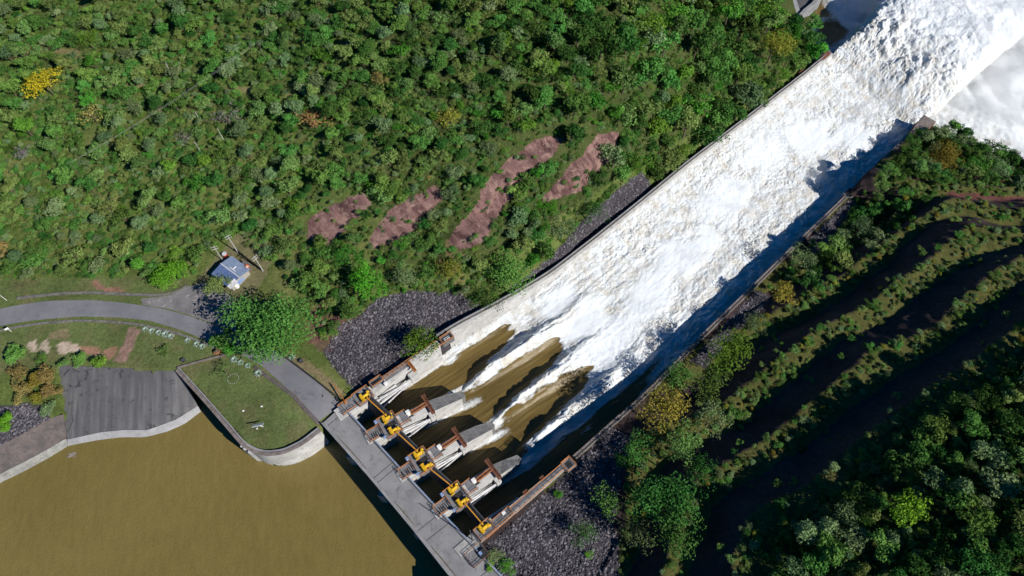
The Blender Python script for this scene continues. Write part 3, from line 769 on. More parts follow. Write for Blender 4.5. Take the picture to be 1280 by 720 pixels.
# ------------------------------------------------------------------ bridge and road
bc = un(480, 610, 0)
br = thing('road_bridge', 'long grey concrete road bridge crossing between reservoir and spillway gates', 'bridge', bc)
sw = [(402, 530), (460, 595.5), (513, 659), (557, 715), (600, 766)]
ne = [(428, 507), (473, 556), (532, 620), (591, 682), (640, 735)]
SWp = resample([tuple(un(*p)) for p in sw], 40); NEp = resample([tuple(un(*p)) for p in ne], 40)
def lerp_line(k): return SWp * (1 - k) + NEp * k
def strip(bm, A, B, z0, z1):
    poly = [tuple(p[:2]) for p in A] + [tuple(p[:2]) for p in B[::-1]]
    prism(bm, poly, z0, z1)
bm = BM(); strip(bm, lerp_line(.09), lerp_line(.93), -1.0, .06); obj('deck', bm, 'bridge', br, True)
for a, b, nm, mt in ((0, .09, 'sidewalk', 'bridge2'), (.93, 1.0, 'sidewalk', 'bridge2')):
    bm = BM(); strip(bm, lerp_line(a), lerp_line(b), -.9, .26); obj(nm, bm, mt, br, True)
for k, off in ((.0, .14), (1.0, -.14)):
    bm = BM(); ribbon_wall(bm, lerp_line(k), .25, .95, -.262, off); obj('parapet', bm, 'bridge2', br, True)
for k in (.2, .5, .8):
    bm = BM(); ribbon_wall(bm, lerp_line(k), .7, -1.003, 2.6); obj('girder', bm, 'concrete', br, True)
for t_ in (.045, .335, .375, .625, .668, .905):
    i = t_ * 39; a = lerp_line(.10)[int(i)]; b = lerp_line(.92)[int(i)]
    bm = BM(); d = np.array([b[0] - a[0], b[1] - a[1], 0]); d /= np.linalg.norm(d); n_ = np.array([-d[1], d[0], 0]) * .09
    prism(bm, [tuple((a + n_)[:2]), tuple((b + n_)[:2]), tuple((b - n_)[:2]), tuple((a - n_)[:2])], .04, .066)
    obj('expansion_joint', bm, 'dark_joint', br, True)
bm = BM(); Pq = lerp_line(1.012)
for a_, b_ in zip(Pq[:-1:3], Pq[3::3]): tube(bm, (a_[0], a_[1], .15), (b_[0], b_[1], .15), .2, 6)
obj('pipe', bm, 'blue_steel', br, True)
# curving stain of silt along the kerb
silt = worn('silt', (.10, .085, .07), (.15, .13, .11), 1); A = lerp_line(.115); B = lerp_line(.16)
for (i, j) in ((3, 12), (18, 24), (27, 36)):
    wv = .5 + .5 * np.sin(np.linspace(0, 3.1, j - i)); 
    bm = BM(); strip(bm, A[i:j], A[i:j] + (B[i:j] - A[i:j]) * wv[:, None], .05, .064)
    obj('silt_streak', bm, silt, br, True)

def flat_strip(name, edgeA, edgeB, mat, z, n=60, th=None):
    A = resample([tuple(at(*p)) for p in edgeA], n); B = resample([tuple(at(*p)) for p in edgeB], n)
    A = smooth(A, it=3); B = smooth(B, it=3)
    m = 9; K = np.linspace(0, 1, m)
    P = A[:, None] * (1 - K[None, :, None]) + B[:, None] * K[None, :, None]
    Zs = np.maximum(hz(P[..., 0], P[..., 1]), P[..., 2]) + z
    return grid_mesh(name, P[..., 0], P[..., 1], Zs, mat)
up_e = [(-120, 424), (-60, 401), (0, 386), (25, 381), (62, 376), (112, 375), (150, 378), (200, 385), (237, 395), (262, 404), (300, 419), (347, 441), (378, 464), (405, 485), (427, 506.5)]
lo_e = [(-110, 446), (-55, 423), (0, 407.5), (37, 401), (100, 395.5), (150, 397), (187, 401), (225, 412), (272, 432), (300, 443), (327, 457), (355, 482), (378, 504), (399, 526.5)]
rd = flat_strip('road', up_e, lo_e, 'asphalt', .07, 120); tag(rd, 'curving grey asphalt road leading to the bridge', 'road', kind='structure')
pd = flat_strip('driveway', [(176, 373.5), (212, 370), (236, 358), (262, 352), (292, 372)], [(178, 381), (210, 386), (228, 391), (252, 399), (296, 416)], 'pad', .074, 40)
tag(pd, 'worn paved driveway joining the road below the house', 'driveway', kind='structure')
# a darker repair line in the road
bm = BM()
for (a, b) in (((397, 485), (404, 496)), ((420, 497), (425, 503)), ((388, 478), (394, 485))):
    p, q = un(*a, .0), un(*b, .0); d = (q - p).to_2d().normalized() * .01; nn = Vector((-d.y, d.x)) * 28
    prism(bm, [(p.x + nn.x, p.y + nn.y), (q.x + nn.x * .6, q.y + nn.y * .6), (q.x - nn.x * .6, q.y - nn.y * .6), (p.x - nn.x, p.y - nn.y)], .06, .085)
o = obj('tar_patch', bm, 'dark_joint'); tag(o, 'dark tar repair streaks on the road before the bridge', 'road repair', kind='structure')

def kerb(name, px, th, hu, mat, label, cat='wall', hd=.6, n=60, z=0):
    P = smooth(resample([tuple(at(*p)) for p in px], n), it=3)
    P[:, 2] = hz(P[:, 0], P[:, 1]) + z
    c = P[len(P) // 2]
    bm = BM(); bm2 = None; ribbon_wall(bm, P, th, hu, hd)
    o = obj(name, bm, mat)
    me = o.data; me.transform(Matrix.Translation((-c[0], -c[1], -c[2]))); o.location = c
    return tag(o, label, cat)
kerb('gutter_wall', [(22, 373), (75, 367.5), (112, 366), (160, 368.5), (200, 369.5), (220, 366), (236, 357)], .8, .45, 'stone', 'low dark stone gutter wall above the road, ending at the driveway')
kerb('kerb_wall', [(-60, 432), (-20, 418), (22, 409), (50, 404.5), (100, 401), (140, 402.5), (175, 406), (212, 414), (237, 422), (275, 437)], .7, .35, 'stone', 'low mossy stone kerb wall along the lower road edge beside the rosette plants')
kerb('gutter_channel', [(318, 459), (344, 478), (367, 495), (384, 514), (399.5, 530)], 1.1, .22, 'tan_slab', 'dark gutter strip between the wide lawn and the road before the bridge')
kerb('garden_wall', [(222, 460.5), (245, 453.5), (262, 449), (285, 443.5)], .45, .55, 'wall_brown', 'short straight brown wall dividing the two lawns')
kerb('roadside_curb', [(347, 439), (378, 462.5), (405, 483.5), (422, 497)], .5, .3, 'black', 'thin dark curb on the spillway side of the road')

# ------------------------------------------------------------------ promontory retaining wall
pl = smooth(resample([tuple(p) for p in PROM], 90), it=6); pl[:, 2] = 0
pc = Vector(pl[45]); rw = thing('retaining_wall', 'curved pale retaining wall with brown cap round the lawn point', 'retaining wall', (pc.x, pc.y, 0))
bm = BM(); ribbon_wall(bm, pl[:54], 1.0, .02, 13, 0); obj('wall_face', bm, 'wall_brown', rw, True)
bm = BM(); ribbon_wall(bm, pl[53:], 1.0, .02, 13, 0); obj('wall_face', bm, 'white_concrete', rw, True)['label'] = 'pale streaked curved end of the wall'
bm = BM(); ribbon_wall(bm, pl, .9, .30, -.022, -.25); obj('cap', bm, 'wall_brown', rw, True)
bm = BM(); ribbon_wall(bm, pl, .35, .55, -.022, .55); obj('upstand', bm, 'bridge2', rw, True)
bm = BM()
for i in (50, 52, 55): 
    q = pl[i]; box(bm, q[0] - .9, q[0] + .9, q[1] - .8, q[1] + .1, -11, -2.5 + .5 * random.random())
obj('broken_buttress', bm, 'white_concrete', rw, True)

# ------------------------------------------------------------------ concrete apron and rock slabs at the lake shore
def slab(name, rows, mat, root, n=40, th=.8):
    """sheet slab through rows of photo points with their heights, with a thickness"""
    L = [resample([tuple(un(*p)) for p in r], n) for r in rows]
    m = 12; G = []
    for a, b in zip(L[:-1], L[1:]):
        for k in np.linspace(0, 1, m, endpoint=False): G.append(a * (1 - k) + b * k)
    G.append(L[-1]); G = np.array(G)
    G[..., 2] += fbm(G[..., 0] / 4, G[..., 1] / 4, 3) * .06
    bm = BM(); V = [[bm.verts.new(p) for p in r] for r in G]
    for i in range(len(V) - 1):
        for j in range(n - 1): bm.faces.new((V[i][j], V[i + 1][j], V[i + 1][j + 1], V[i][j + 1]))
    rim = [V[0][j] for j in range(n)] + [V[i][-1] for i in range(1, len(V))] + [V[-1][j] for j in range(n - 2, -1, -1)] + [V[i][0] for i in range(len(V) - 2, 0, -1)]
    low = [bm.verts.new(v.co - Vector((0, 0, th))) for v in rim]
    for i in range(len(rim)):
        j = (i + 1) % len(rim); bm.faces.new((rim[i], rim[j], low[j], low[i]))
    return obj(name, bm, mat, root, True)
ac = un(150, 500, -4); ap = thing('concrete_apron', 'dark streaked concrete apron sloping from the lawn into the brown water', 'apron', ac)
slab('slope_slab', [[(73, 456, -.7), (125, 459, -.7), (160, 460, -.7), (190, 464, -.7), (223, 461, -.5)], [(84, 549, -8.8), (125, 540, -8.8), (155, 537, -8.8), (185, 537, -8.8), (220, 524, -8.8), (247, 507, -8.8)]], 'apron', ap)
slab('toe_band', [[(84, 549.4, -8.65), (125, 540.4, -8.65), (155, 537.4, -8.65), (185, 537.4, -8.65), (220, 524.4, -8.65), (247, 507.4, -8.65)], [(85.5, 559, -10.9), (120, 552.5, -10.9), (150, 548.5, -10.9), (180, 548.5, -10.9), (210, 541.5, -10.9), (233, 531, -10.9), (252, 516, -10.9)]], 'light_band', ap, th=1.5)
rc_ = un(30, 565, -6); rs = thing('rock_revetment', 'brownish rock fill slope with a pale toe at the lower left shore', 'revetment', rc_)
slab('rock_slab', [[(-150, 640, -3.7), (0, 555, -3.9), (30, 540, -3.7), (58, 524, -3.3), (78, 518, -2.9)], [(-150, 690, -8.7), (0, 592, -8.7), (30, 577, -8.7), (58, 562, -8.7), (82, 548, -8.7)]], 'tan_slab', rs)
slab('toe_band', [[(-150, 690.4, -8.55), (0, 592.4, -8.55), (30, 577.4, -8.55), (58, 562.4, -8.55), (82, 548.4, -8.55)], [(-150, 712, -10.9), (0, 606, -10.9), (31, 591, -10.9), (64, 573, -10.9), (86, 559, -10.9)]], 'grey_band', rs, th=1.5)

# ------------------------------------------------------------------ gate piers with their machinery
def hoist_bm():
    body = BM()
    box(body, -1.6, 1.6, -.55, .55, 0, .22, bev=.03)
    box(body, -1.35, -.35, -.62, .62, .2, 1.15, bev=.15)
    box(body, .35, 1.05, -.42, .42, .2, .8, bev=.1)
    tube(body, (-.4, 0, .75), (1.2, 0, .75), .40, 12)
    return body
def place_hoist(c, rz, label, flip=1):
    t = thing('gate_hoist', label, 'hoist', c, rz, 'yellow gate hoists on the piers')
    b = hoist_bm(); obj('gearbox', b, 'yellow', t)
    d = BM(); tube(d, (-.85, -1.0 * flip, .7), (-.85, 1.0 * flip, .7), .5, 14); tube(d, (-.85, -1.02 * flip, .7), (-.85, -1.12 * flip, .7), .65, 14); obj('drum', d, 'yellow', t)
    m = BM(); tube(m, (.9, .5 * flip, .75), (1.75, .5 * flip, .75), .36, 12); box(m, 1.0, 1.5, .3 * flip - .1, .3 * flip + .4, 1.0, 1.35, bev=.05); obj('motor', m, 'yellow', t)
    s = BM(); tube(s, (1.2, 0, .75), (1.75, 0, .75), .09, 8); obj('motor_shaft', s, 'black', t)
    s = BM(); box(s, -.3, .3, -.2, .2, .22, .55); obj('brake', s, 'black', t)
    return t
WHICH = ['nearest the grassy left bank', 'in the middle', 'nearest the stony right bank']
hoist_spots = []
for i, (A, rz, Lp) in enumerate(PIERS):
    t = thing('gate_pier', ['concrete gate pier standing next to the sunlit abutment wall', 'middle concrete gate pier between the two others', 'concrete gate pier standing next to the shaded stony bank'][i], 'pier', (A.x, A.y, 0), rz, 'concrete piers between the gates')
    hw = 1.5
    bm = BM(); prism(bm, [(-13.5, -1.1), (-14.6, 0), (-13.5, 1.1), (-7.6, 1.25), (-7.6, -1.25)], -18, -2.62); obj('bridge_support', bm, 'concrete', t)
    bm = BM(); prism(bm, [(-7.6, -hw), (-7.6, hw), (3.2, hw), (3.2, -hw)], -20, .38); obj('head_block', bm, 'white_concrete', t)
    bm = BM(); prism(bm, [(3.2, -hw), (3.2, hw), (12.6, hw), (12.6, -hw)], -22, [-1.6, -1.6, -2.2, -2.2]); obj('pier_body', bm, 'white_concrete', t)
    e = Lp
    bm = BM(); prism(bm, [(12.6, -1.75), (12.6, 1.75), (e - 4.5, 1.55), (e, .55), (e + .3, -.9), (e - 1.2, -1.65)], -24, [-2.4, -2.4, -5.0, -6.4, -6.6, -5.9]); obj('pier_nose', bm, 'pier_top', t)
    bm = BM(); prism(bm, [(12.62, -1.80), (e - 1.1, -1.71), (e - 1.1, -1.66), (12.62, -1.755)], -24, [-2.9, -6.2, -6.2, -2.9]); obj('side_face', bm, 'white_concrete', t)
    bm = BM(); box(bm, -2.7, 2.4, -3.3, 3.3, .38, .95); box(bm, -1.9, 1.8, -3.31, 3.31, -.5, .382); obj('hoist_deck', bm, 'grey_deck', t)
    bm = BM(); box(bm, -1.4, 1.6, -.75, .75, .952, 1.05); obj('hatch_or_shadow', bm, 'black', t)  # black sheet standing in for the shadow between the two hoists
    bm = BM(); railing(bm, [(2.3, -3.2, .95), (2.3, 3.2, .95), (-2.6, 3.2, .95), (-2.6, -.4, .95)], 1.1, .07); railing(bm, [(-2.6, -3.2, .95), (2.3, -3.2, .95)], 1.1, .07); obj('railing', bm, 'orange', t)
    bm = BM(); box(bm, -6.9, -2.72, -1.3, 1.9, .02, .5); obj('access_deck', bm, 'grey_deck', t)
    bm = BM()
    for k in range(6): box(bm, -6.4 + k * .6, -6.1 + k * .6, -1.1, .9, .5, .56)
    obj('step', bm, 'black', t)
    bm = BM(); railing(bm, [(-2.8, 1.8, .5), (-6.8, 1.8, .5), (-6.8, -1.2, .5), (-4.2, -1.2, .5)], 1.1, .07); obj('railing', bm, 'orange', t)
    bm = BM(); box(bm, -3.5, -2.5, 2.2, 3.2, .95, 2.0, bev=.08); obj('control_box', bm, 'blue_steel', t)
    bm = BM(); box(bm, -3.3, -2.5, -2.9, -2.1, .95, 1.8, bev=.08); obj('control_box', bm, 'blue_steel', t)
    bm = BM(); box(bm, 2.42, 5.4, -1.5, 2.0, -.35, .25); obj('lower_deck', bm, 'grey_deck', t)
    bm = BM(); railing(bm, [(2.5, -1.4, .25), (5.3, -1.4, .25)], 1.0, .06); railing(bm, [(5.3, 1.9, .25), (2.5, 1.9, .25)], 1.0, .06); obj('railing', bm, 'orange', t)
    bm = BM(); box(bm, 5.2, 6.4, .3, 1.4, -1.6, .9, bev=.08); obj('cabinet', bm, 'white', t)
    bm = BM(); box(bm, 5.5, 7.2, -1.62, -.4, -2.2, -.9, bev=.1); obj('corbel', bm, 'white_concrete', t)
    bm = BM(); box(bm, 6.5, 11.4, .1, 1.0, -1.35, -1.05); obj('walkway', bm, 'rust', t)
    bm = BM(); railing(bm, [(6.5, .1, -1.05), (11.4, .1, -1.05)], .9, .06); railing(bm, [(6.5, 1.0, -1.05), (11.4, 1.0, -1.05)], .9, .06); obj('railing', bm, 'orange', t)
    bm = BM(); box(bm, 11.4, 12.5, -2.9, 3.6, -1.5, -.95); box(bm, 11.2, 12.7, 3.0, 3.7, -1.3, -.85); obj('trunnion_beam', bm, 'rust', t)
    bm = BM(); railing(bm, [(12.45, -2.8, -.95), (12.45, 3.5, -.95)], .9, .05); railing(bm, [(11.45, 1.1, -.95), (11.45, 3.5, -.95)], .9, .05); obj('railing', bm, 'rust', t)
    bm = BM(); box(bm, 10.6, 12.2, -3.3, -1.5, -6.2, -3.0, bev=.15); obj('trunnion_bracket', bm, 'white_concrete', t)
    bm = BM()
    for s in (0, .55): tube(bm, (5.5, 1.62 + s * .25, -.7 - s), (11, 1.62 + s * .25, -1.3 - s), .07, 4)
    for k in range(14): tube(bm, (5.7 + k * .38, 1.62, -.72 - k * .04), (5.7 + k * .38, 1.76, -1.27 - k * .04), .05, 4)
    obj('ladder', bm, 'black', t)
    mw = Matrix.Translation(t.location) @ Matrix.Rotation(rz, 4, 'Z')
    for sgn, side in ((1, 'upper'), (-1, 'lower')):
        p = mw @ Vector((.1, 2.05 * sgn, .95)); hoist_spots.append((p, rz, i, sgn))
nm = ['pier nearest the sunlit abutment', 'middle pier', 'pier nearest the stony bank']
for p, rz, i, sgn in hoist_spots:
    place_hoist(p, rz, f"yellow gate hoist on the {nm[i]}, {'forest' if sgn > 0 else 'terraced hill'} side", sgn)

# abutments -----------------------------------------------------------
def frame(P, Q):
    d = (Q - P).to_2d(); return math.atan2(d.y, d.x)
la0 = un(454, 494, .9); la_dir = frame(un(460, 487, 0), un(528, 440, 0))
t = thing('left_abutment', 'pale sunlit abutment wall with orange rails at the end of the bridge', 'abutment', (la0.x, la0.y, 0), la_dir); t.name = 'sunlit_abutment'
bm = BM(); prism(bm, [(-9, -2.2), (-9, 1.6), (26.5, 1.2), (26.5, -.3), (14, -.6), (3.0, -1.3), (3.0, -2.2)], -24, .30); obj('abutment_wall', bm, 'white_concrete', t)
bm = BM(); box(bm, -2.6, 2.4, -2.3, 1.9, .302, .9); obj('hoist_deck', bm, 'grey_deck', t)
bm = BM(); box(bm, -7.5, -2.62, -1.6, 1.8, .302, .55); obj('access_deck', bm, 'grey_deck', t)
bm = BM(); railing(bm, [(-7.4, 1.7, .55), (-2.6, 1.7, .55)], 1.1, .07); railing(bm, [(-2.6, 1.8, .9), (2.3, 1.8, .9), (2.3, -2.2, .9), (-2.5, -2.2, .9), (-2.5, -1, .9)], 1.1, .07); railing(bm, [(-7.4, -1.5, .55), (-3.4, -1.5, .55)], 1.1, .07); obj('railing', bm, 'orange', t)
bm = BM(); box(bm, 3.2, 7.2, .1, 2.1, .302, 1.0); obj('stair_box', bm, 'grey_deck', t)
bm = BM(); box(bm, 3.6, 6.6, .5, 1.7, 1.002, 1.06); obj('hatch_or_shadow', bm, 'black', t)
bm = BM(); railing(bm, [(3.3, .2, 1.0), (7.1, .2, 1.0), (7.1, 2.0, 1.0), (3.3, 2.0, 1.0)], 1.0, .07, closed=True); obj('railing', bm, 'orange', t)
bm = BM(); box(bm, 6.4, 7.4, -1.5, -.6, .302, 1.4, bev=.08); obj('cabinet', bm, 'white', t)
bm = BM(); railing(bm, [(7.3, 1.2, .3), (26, 1.1, .3)], 1.1, .07); railing(bm, [(7.3, .5, .3), (17.5, .45, .3)], 1.1, .05); obj('railing', bm, 'orange', t)
bm = BM(); box(bm, 7.5, 16.4, -.35, .98, .302, .42); obj('walkway', bm, 'grey_deck', t)
bm = BM(); box(bm, 15.4, 16.2, -3.1, .9, .43, .62); railing(bm, [(15.4, -3.1, .62), (15.4, .9, .62)], .9, .06); railing(bm, [(16.2, -3.1, .62), (16.2, .9, .62)], .9, .06); obj('trunnion_beam', bm, 'orange', t)
bm = BM(); box(bm, 13.8, 16.6, -3.2, -.9, -5.5, -2.6, bev=.2); obj('trunnion_bracket', bm, 'white_concrete', t)
bm = BM(); box(bm, 3.4, 9.5, -2.1, -1.25, -6, -2.5, bev=.3); obj('corbel', bm, 'white_concrete', t)
mw = Matrix.Translation(t.location) @ Matrix.Rotation(la_dir, 4, 'Z')
place_hoist(mw @ Vector((.1, -.7, .9)), la_dir, 'single yellow gate hoist on the sunlit abutment beside the orange barrier')
LAM = mw.copy()
ra0 = un(607, 663, .9); ra_dir = frame(un(611, 661, 0), un(714, 572, 0))
t = thing('shaded_abutment', 'low grey abutment wall with a long rusty orange railing beside the stony bank', 'abutment', (ra0.x, ra0.y, 0), ra_dir)
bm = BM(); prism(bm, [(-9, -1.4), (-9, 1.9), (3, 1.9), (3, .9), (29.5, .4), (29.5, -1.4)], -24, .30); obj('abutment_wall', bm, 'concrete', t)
bm = BM(); box(bm, -2.6, 2.4, -1.5, 2.1, .302, .9); obj('hoist_deck', bm, 'grey_deck', t)
bm = BM(); railing(bm, [(-2.5, 2.0, .9), (2.3, 2.0, .9), (2.3, -1.4, .9), (-2.5, -1.4, .9)], 1.1, .07, closed=True); obj('railing', bm, 'orange', t)
bm = BM(); box(bm, 2.42, 8.4, -1.2, 1.0, .302, .48); obj('lower_deck', bm, 'pier_top', t)
bm = BM(); railing(bm, [(2.5, .9, .48), (8.3, .9, .48), (8.3, -1.1, .48), (2.5, -1.1, .48)], 1.0, .06); obj('railing', bm, 'orange', t)
bm = BM(); box(bm, 5.8, 6.8, .0, .8, .48, 1.4, bev=.08); obj('cabinet', bm, 'white', t)
bm = BM(); railing(bm, [(8.4, .3, .3), (29.3, .25, .3)], 1.1, .07); railing(bm, [(-1, -1.75, .3), (26, -1.25, .3)], 1.1, .07); obj('railing', bm, 'orange', t)
bm = BM(); box(bm, 8.5, 26.4, -.9, .15, .302, .42); obj('walkway', bm, 'grey_deck', t)
for x0 in (13.6, 19.4): bm = BM(); box(bm, x0, x0 + 1.4, .4, 1.5, -.9, .5); obj('corbel', bm, 'rust', t)
bm = BM(); box(bm, 26.4, 29.6, -2.6, .6, -.4, .44); obj('platform', bm, 'grey_deck', t)
bm = BM(); box(bm, 27.2, 28.9, -2.0, -.2, .441, .5); obj('hatch_or_shadow', bm, 'black', t)
bm = BM(); railing(bm, [(26.5, -2.5, .44), (29.5, -2.5, .44), (29.5, .5, .44), (26.5, .5, .44)], 1.1, .07, closed=True); obj('railing', bm, 'orange', t)
mw = Matrix.Translation(t.location) @ Matrix.Rotation(ra_dir, 4, 'Z'); RAM = mw.copy()
place_hoist(mw @ Vector((.1, .7, .9)), ra_dir, 'single yellow gate hoist on the shaded abutment nearest the stony bank', -1)
# small platform box by the lone tree on the sunlit wall
pb = Vector(WL[0]); q0 = un(559, 424, .3); a_ = frame(un(545, 434, 0), un(565, 421, 0))
t = thing('wall_platform', 'small dark grated platform with orange rail on the sunlit wall beside the lone tree', 'platform', (q0.x, q0.y, 0), a_)
bm = BM(); box(bm, -2.0, 2.0, -.9, 1.5, -1.5, .35); obj('base', bm, 'pier_top', t)
bm = BM(); box(bm, -1.5, 1.5, -.5, 1.1, .351, .4); obj('grate', bm, 'black', t)
bm = BM(); box(bm, -1.0, 1.0, -.1, .2, .42, .5); box(bm, -1.0, 1.0, .4, .7, .42, .5); obj('cover', bm, 'white_steel', t)
bm = BM(); railing(bm, [(-1.9, -.8, .35), (1.9, -.8, .35), (1.9, 1.4, .35), (-1.9, 1.4, .35)], 1.1, .08, closed=True); railing(bm, [(-5.4, -.6, .35), (-2.0, -.8, .35)], 1.1, .08); obj('railing', bm, 'orange', t)
# equipment box with rail at the far bridge end
q0 = un(596, 693, .2); a_ = frame(un(578, 675, 0), un(610, 710, 0))
t = thing('equipment_platform', 'dark railed equipment platform at the bridge end beside the stony bank', 'platform', (q0.x, q0.y, 0), ra_dir)
bm = BM(); box(bm, -2.6, 2.6, -2.2, 2.0, -1.2, .25); obj('base', bm, 'grey_deck', t)
bm = BM(); box(bm, .2, 2.2, -1.8, .2, .251, 1.0, bev=.08); obj('machine_box', bm, 'black', t)
bm = BM(); box(bm, .4, 1.2, -.9, .0, 1.01, 1.25, bev=.05); obj('vent', bm, 'blue_steel', t)
bm = BM(); railing(bm, [(-2.5, -2.1, .25), (2.5, -2.1, .25), (2.5, 1.9, .25), (-2.5, 1.9, .25)], 1.1, .07, closed=True); obj('railing', bm, 'rust', t)

# line shafts between hoists, radial gates ------------------------------
ends = [mw_ for mw_ in ()]
HS = [LAM @ Vector((.3, -1.5, 1.7))] + [None] * 3 + [RAM @ Vector((.3, 1.3, 1.7))]
def pier_pt(i, x, y, z):
    A, rz, _ = PIERS[i]; return Matrix.Translation((A.x, A.y, 0)) @ Matrix.Rotation(rz, 4, 'Z') @ Vector((x, y, z))
BAYN = ['first bay beside the sunlit abutment', 'second bay from the sunlit abutment', 'third bay from the sunlit abutment', 'last bay beside the stony bank']
for b in range(4):
    p = HS[0] if b == 0 else pier_pt(b - 1, .3, -2.6, 1.7)
    q = HS[4] if b == 3 else pier_pt(b, .3, 2.6, 1.7)
    c = (p + q) / 2
    t = thing('line_shaft', f'orange yellow drive shaft spanning the {BAYN[b]}', 'drive shaft', c, 0, 'orange shafts between the hoists')
    bm = BM(); tube(bm, p, q, .17, 8); obj('shaft', bm, worn('shaft_paint', (.70, .33, .03), (.62, .26, .03), 1) if b == 0 else bpy.data.materials['shaft_paint'], t, True)
    d = (q - p).normalized()
    for e in (p + d * .4, q - d * .4):
        bm = BM(); tube(bm, e - d * .18, e + d * .18, .30, 8); obj('coupling', bm, 'yellow', t, True)
for b in range(4):
    if b == 0: L1, T1 = LAM @ Vector((1.5, -2.4, 0)), LAM @ Vector((15.2, -2.6, -4))
    else: L1, T1 = pier_pt(b - 1, 1.5, -1.6, 0), pier_pt(b - 1, 11.6, -2.7, -4.4)
    if b == 3: R1, T2 = RAM @ Vector((1.5, 2.0, 0)), RAM @ Vector((12, 1.6, -4.4))
    else: R1, T2 = pier_pt(b, 1.5, 1.6, 0), pier_pt(b, 11.6, 1.9, -4.4)
    c = (L1 + R1) / 2; ax = (R1 - L1).to_2d(); rz = math.atan2(ax.y, ax.x); wd = ax.length - .1
    t = thing('radial_gate', f'dark raised steel gate with pale struts in the {BAYN[b]}', 'gate', (c.x, c.y, 0), rz, 'radial gates between the piers')
    m_i = inv(t); t1 = m_i @ T1; t2 = m_i @ T2; ty = (t1.y + t2.y) / 2
    bm = BM(); rad = ty + 2.0; rows = []
    for k in range(13):
        a = R_(-22 + k * 4.4)
        rows.append([(x, ty - rad * math.cos(a) + d_, -4.4 + rad * math.sin(a) + .0) for x in (-wd / 2, wd / 2) for d_ in (0, .25)])
    V = [[bm.verts.new(p) for p in r] for r in rows]
    for u_, v_ in zip(V[:-1], V[1:]):
        for a, b2 in ((0, 2), (2, 3), (3, 1), (1, 0)): bm.faces.new((u_[a], u_[b2], v_[b2], v_[a]))
    bm.faces.new((V[0][0], V[0][1], V[0][3], V[0][2])); bm.faces.new((V[-1][0], V[-1][2], V[-1][3], V[-1][1]))
    obj('skin_plate', bm, 'gate', t)
    for tp, sx in ((t1, -1), (t2, 1)):
        for az_, zz in ((.02, -.6), (.02, -4.0), (.18, -7.4)):
            bm = BM(); e = Vector((sx * wd * (.5 - .07 - az_ * .3), ty - rad * .93, zz))
            s = Vector((tp.x - sx * .1, tp.y, tp.z)); tube(bm, s, e, .26, 6); obj('strut', bm, 'white_steel', t)
        bm = BM(); tube(bm, (tp.x - .5, tp.y, tp.z), (tp.x + .5, tp.y, tp.z), .55, 12); obj('trunnion', bm, 'white_steel', t)

# chute side walls ------------------------------------------------------
def chute_wall(name, W, label, i0, side, hb):
    P = W[i0:]; c = P[len(P) // 2]
    t = thing(name, label, 'chute wall', (c[0], c[1], c[2]))
    bm = BM(); ribbon_wall(bm, P, 1.3, 0, 16, side * .55); obj('wall_face', bm, hb, t, True)
    bm = BM(); ribbon_wall(bm, P[::2], .25, .28, -.002, side * 1.0); obj('upstand', bm, 'stone', t, True)
    return t
i0 = int(np.argmin(np.hypot(WL[:, 0] - un(560, 418, 0).x, WL[:, 1] - un(560, 418, 0).y)))
lw = chute_wall('chute_wall', WL, 'pale sunlit wall along the forest side of the white water', i0, 1, 'white_concrete')
i1 = int(np.argmin(np.hypot(WR[:, 0] - un(716, 570, -.6).x, WR[:, 1] - un(716, 570, -.6).y)))
rw_ = chute_wall('chute_wall', WR, 'thin brownish grey wall along the terraced side of the white water', i1, -1, 'wall_brown')
bm = BM(); P = WL[i0 - 3:]; ribbon_wall(bm, P, .22, .9, .2, 1.6); obj('parapet', bm, 'bridge2', lw, True)
def block(name, u, v, z, rz, dims, mat, label, cat, extra=None):
    q = un(u, v, z); t = thing(name, label, cat, (q.x, q.y, z), rz)
    bm = BM(); box(bm, -dims[0] / 2, dims[0] / 2, -dims[1] / 2, dims[1] / 2, -dims[2], 0, bev=.08); obj('block', bm, mat, t)
    bm = BM(); box(bm, -dims[0] / 2 + .3, dims[0] / 2 - .3, -dims[1] / 2 + .3, dims[1] / 2 - .3, .003, .18, bev=.04); obj('top_cap', bm, extra or mat, t)
    return t
aR = math.atan2(dirR[1], dirR[0]); aL = math.atan2(dirL[1], dirL[0])
block('end_block', 1156, 155, END_R[2] + 1.0, aR, (9.5, 5.5, 14), 'rust', 'dark brown block ending the terraced side wall above the river', 'wall block', 'wall_brown')
block('wall_buttress', 1063, 241, float(np.interp(1063, [1060, 1089], [WR[200][2], WR[210][2]])) if False else float(trace([(611, 661), (714, 572), (1060, 241)], -.6, .145, 1)[-1][2]) + .5, aR, (4.5, 3.4, 10), 'bridge2', 'small grey buttress halfway along the terraced side wall', 'buttress', 'black')
block('end_block', 1028, 72, END_L[2] + 1.2, aL, (11, 2.6, 12), 'rust', 'rusty brown block ending the forest side wall by the blue shadowed pool', 'wall block', 'rust')
block('rusty_hatch', 1003, 90, END_L[2] + 3.2, aL, (4.0, 2.6, 9), 'rust', 'small rusty box half under the trees near the forest side wall end', 'box', 'rust')

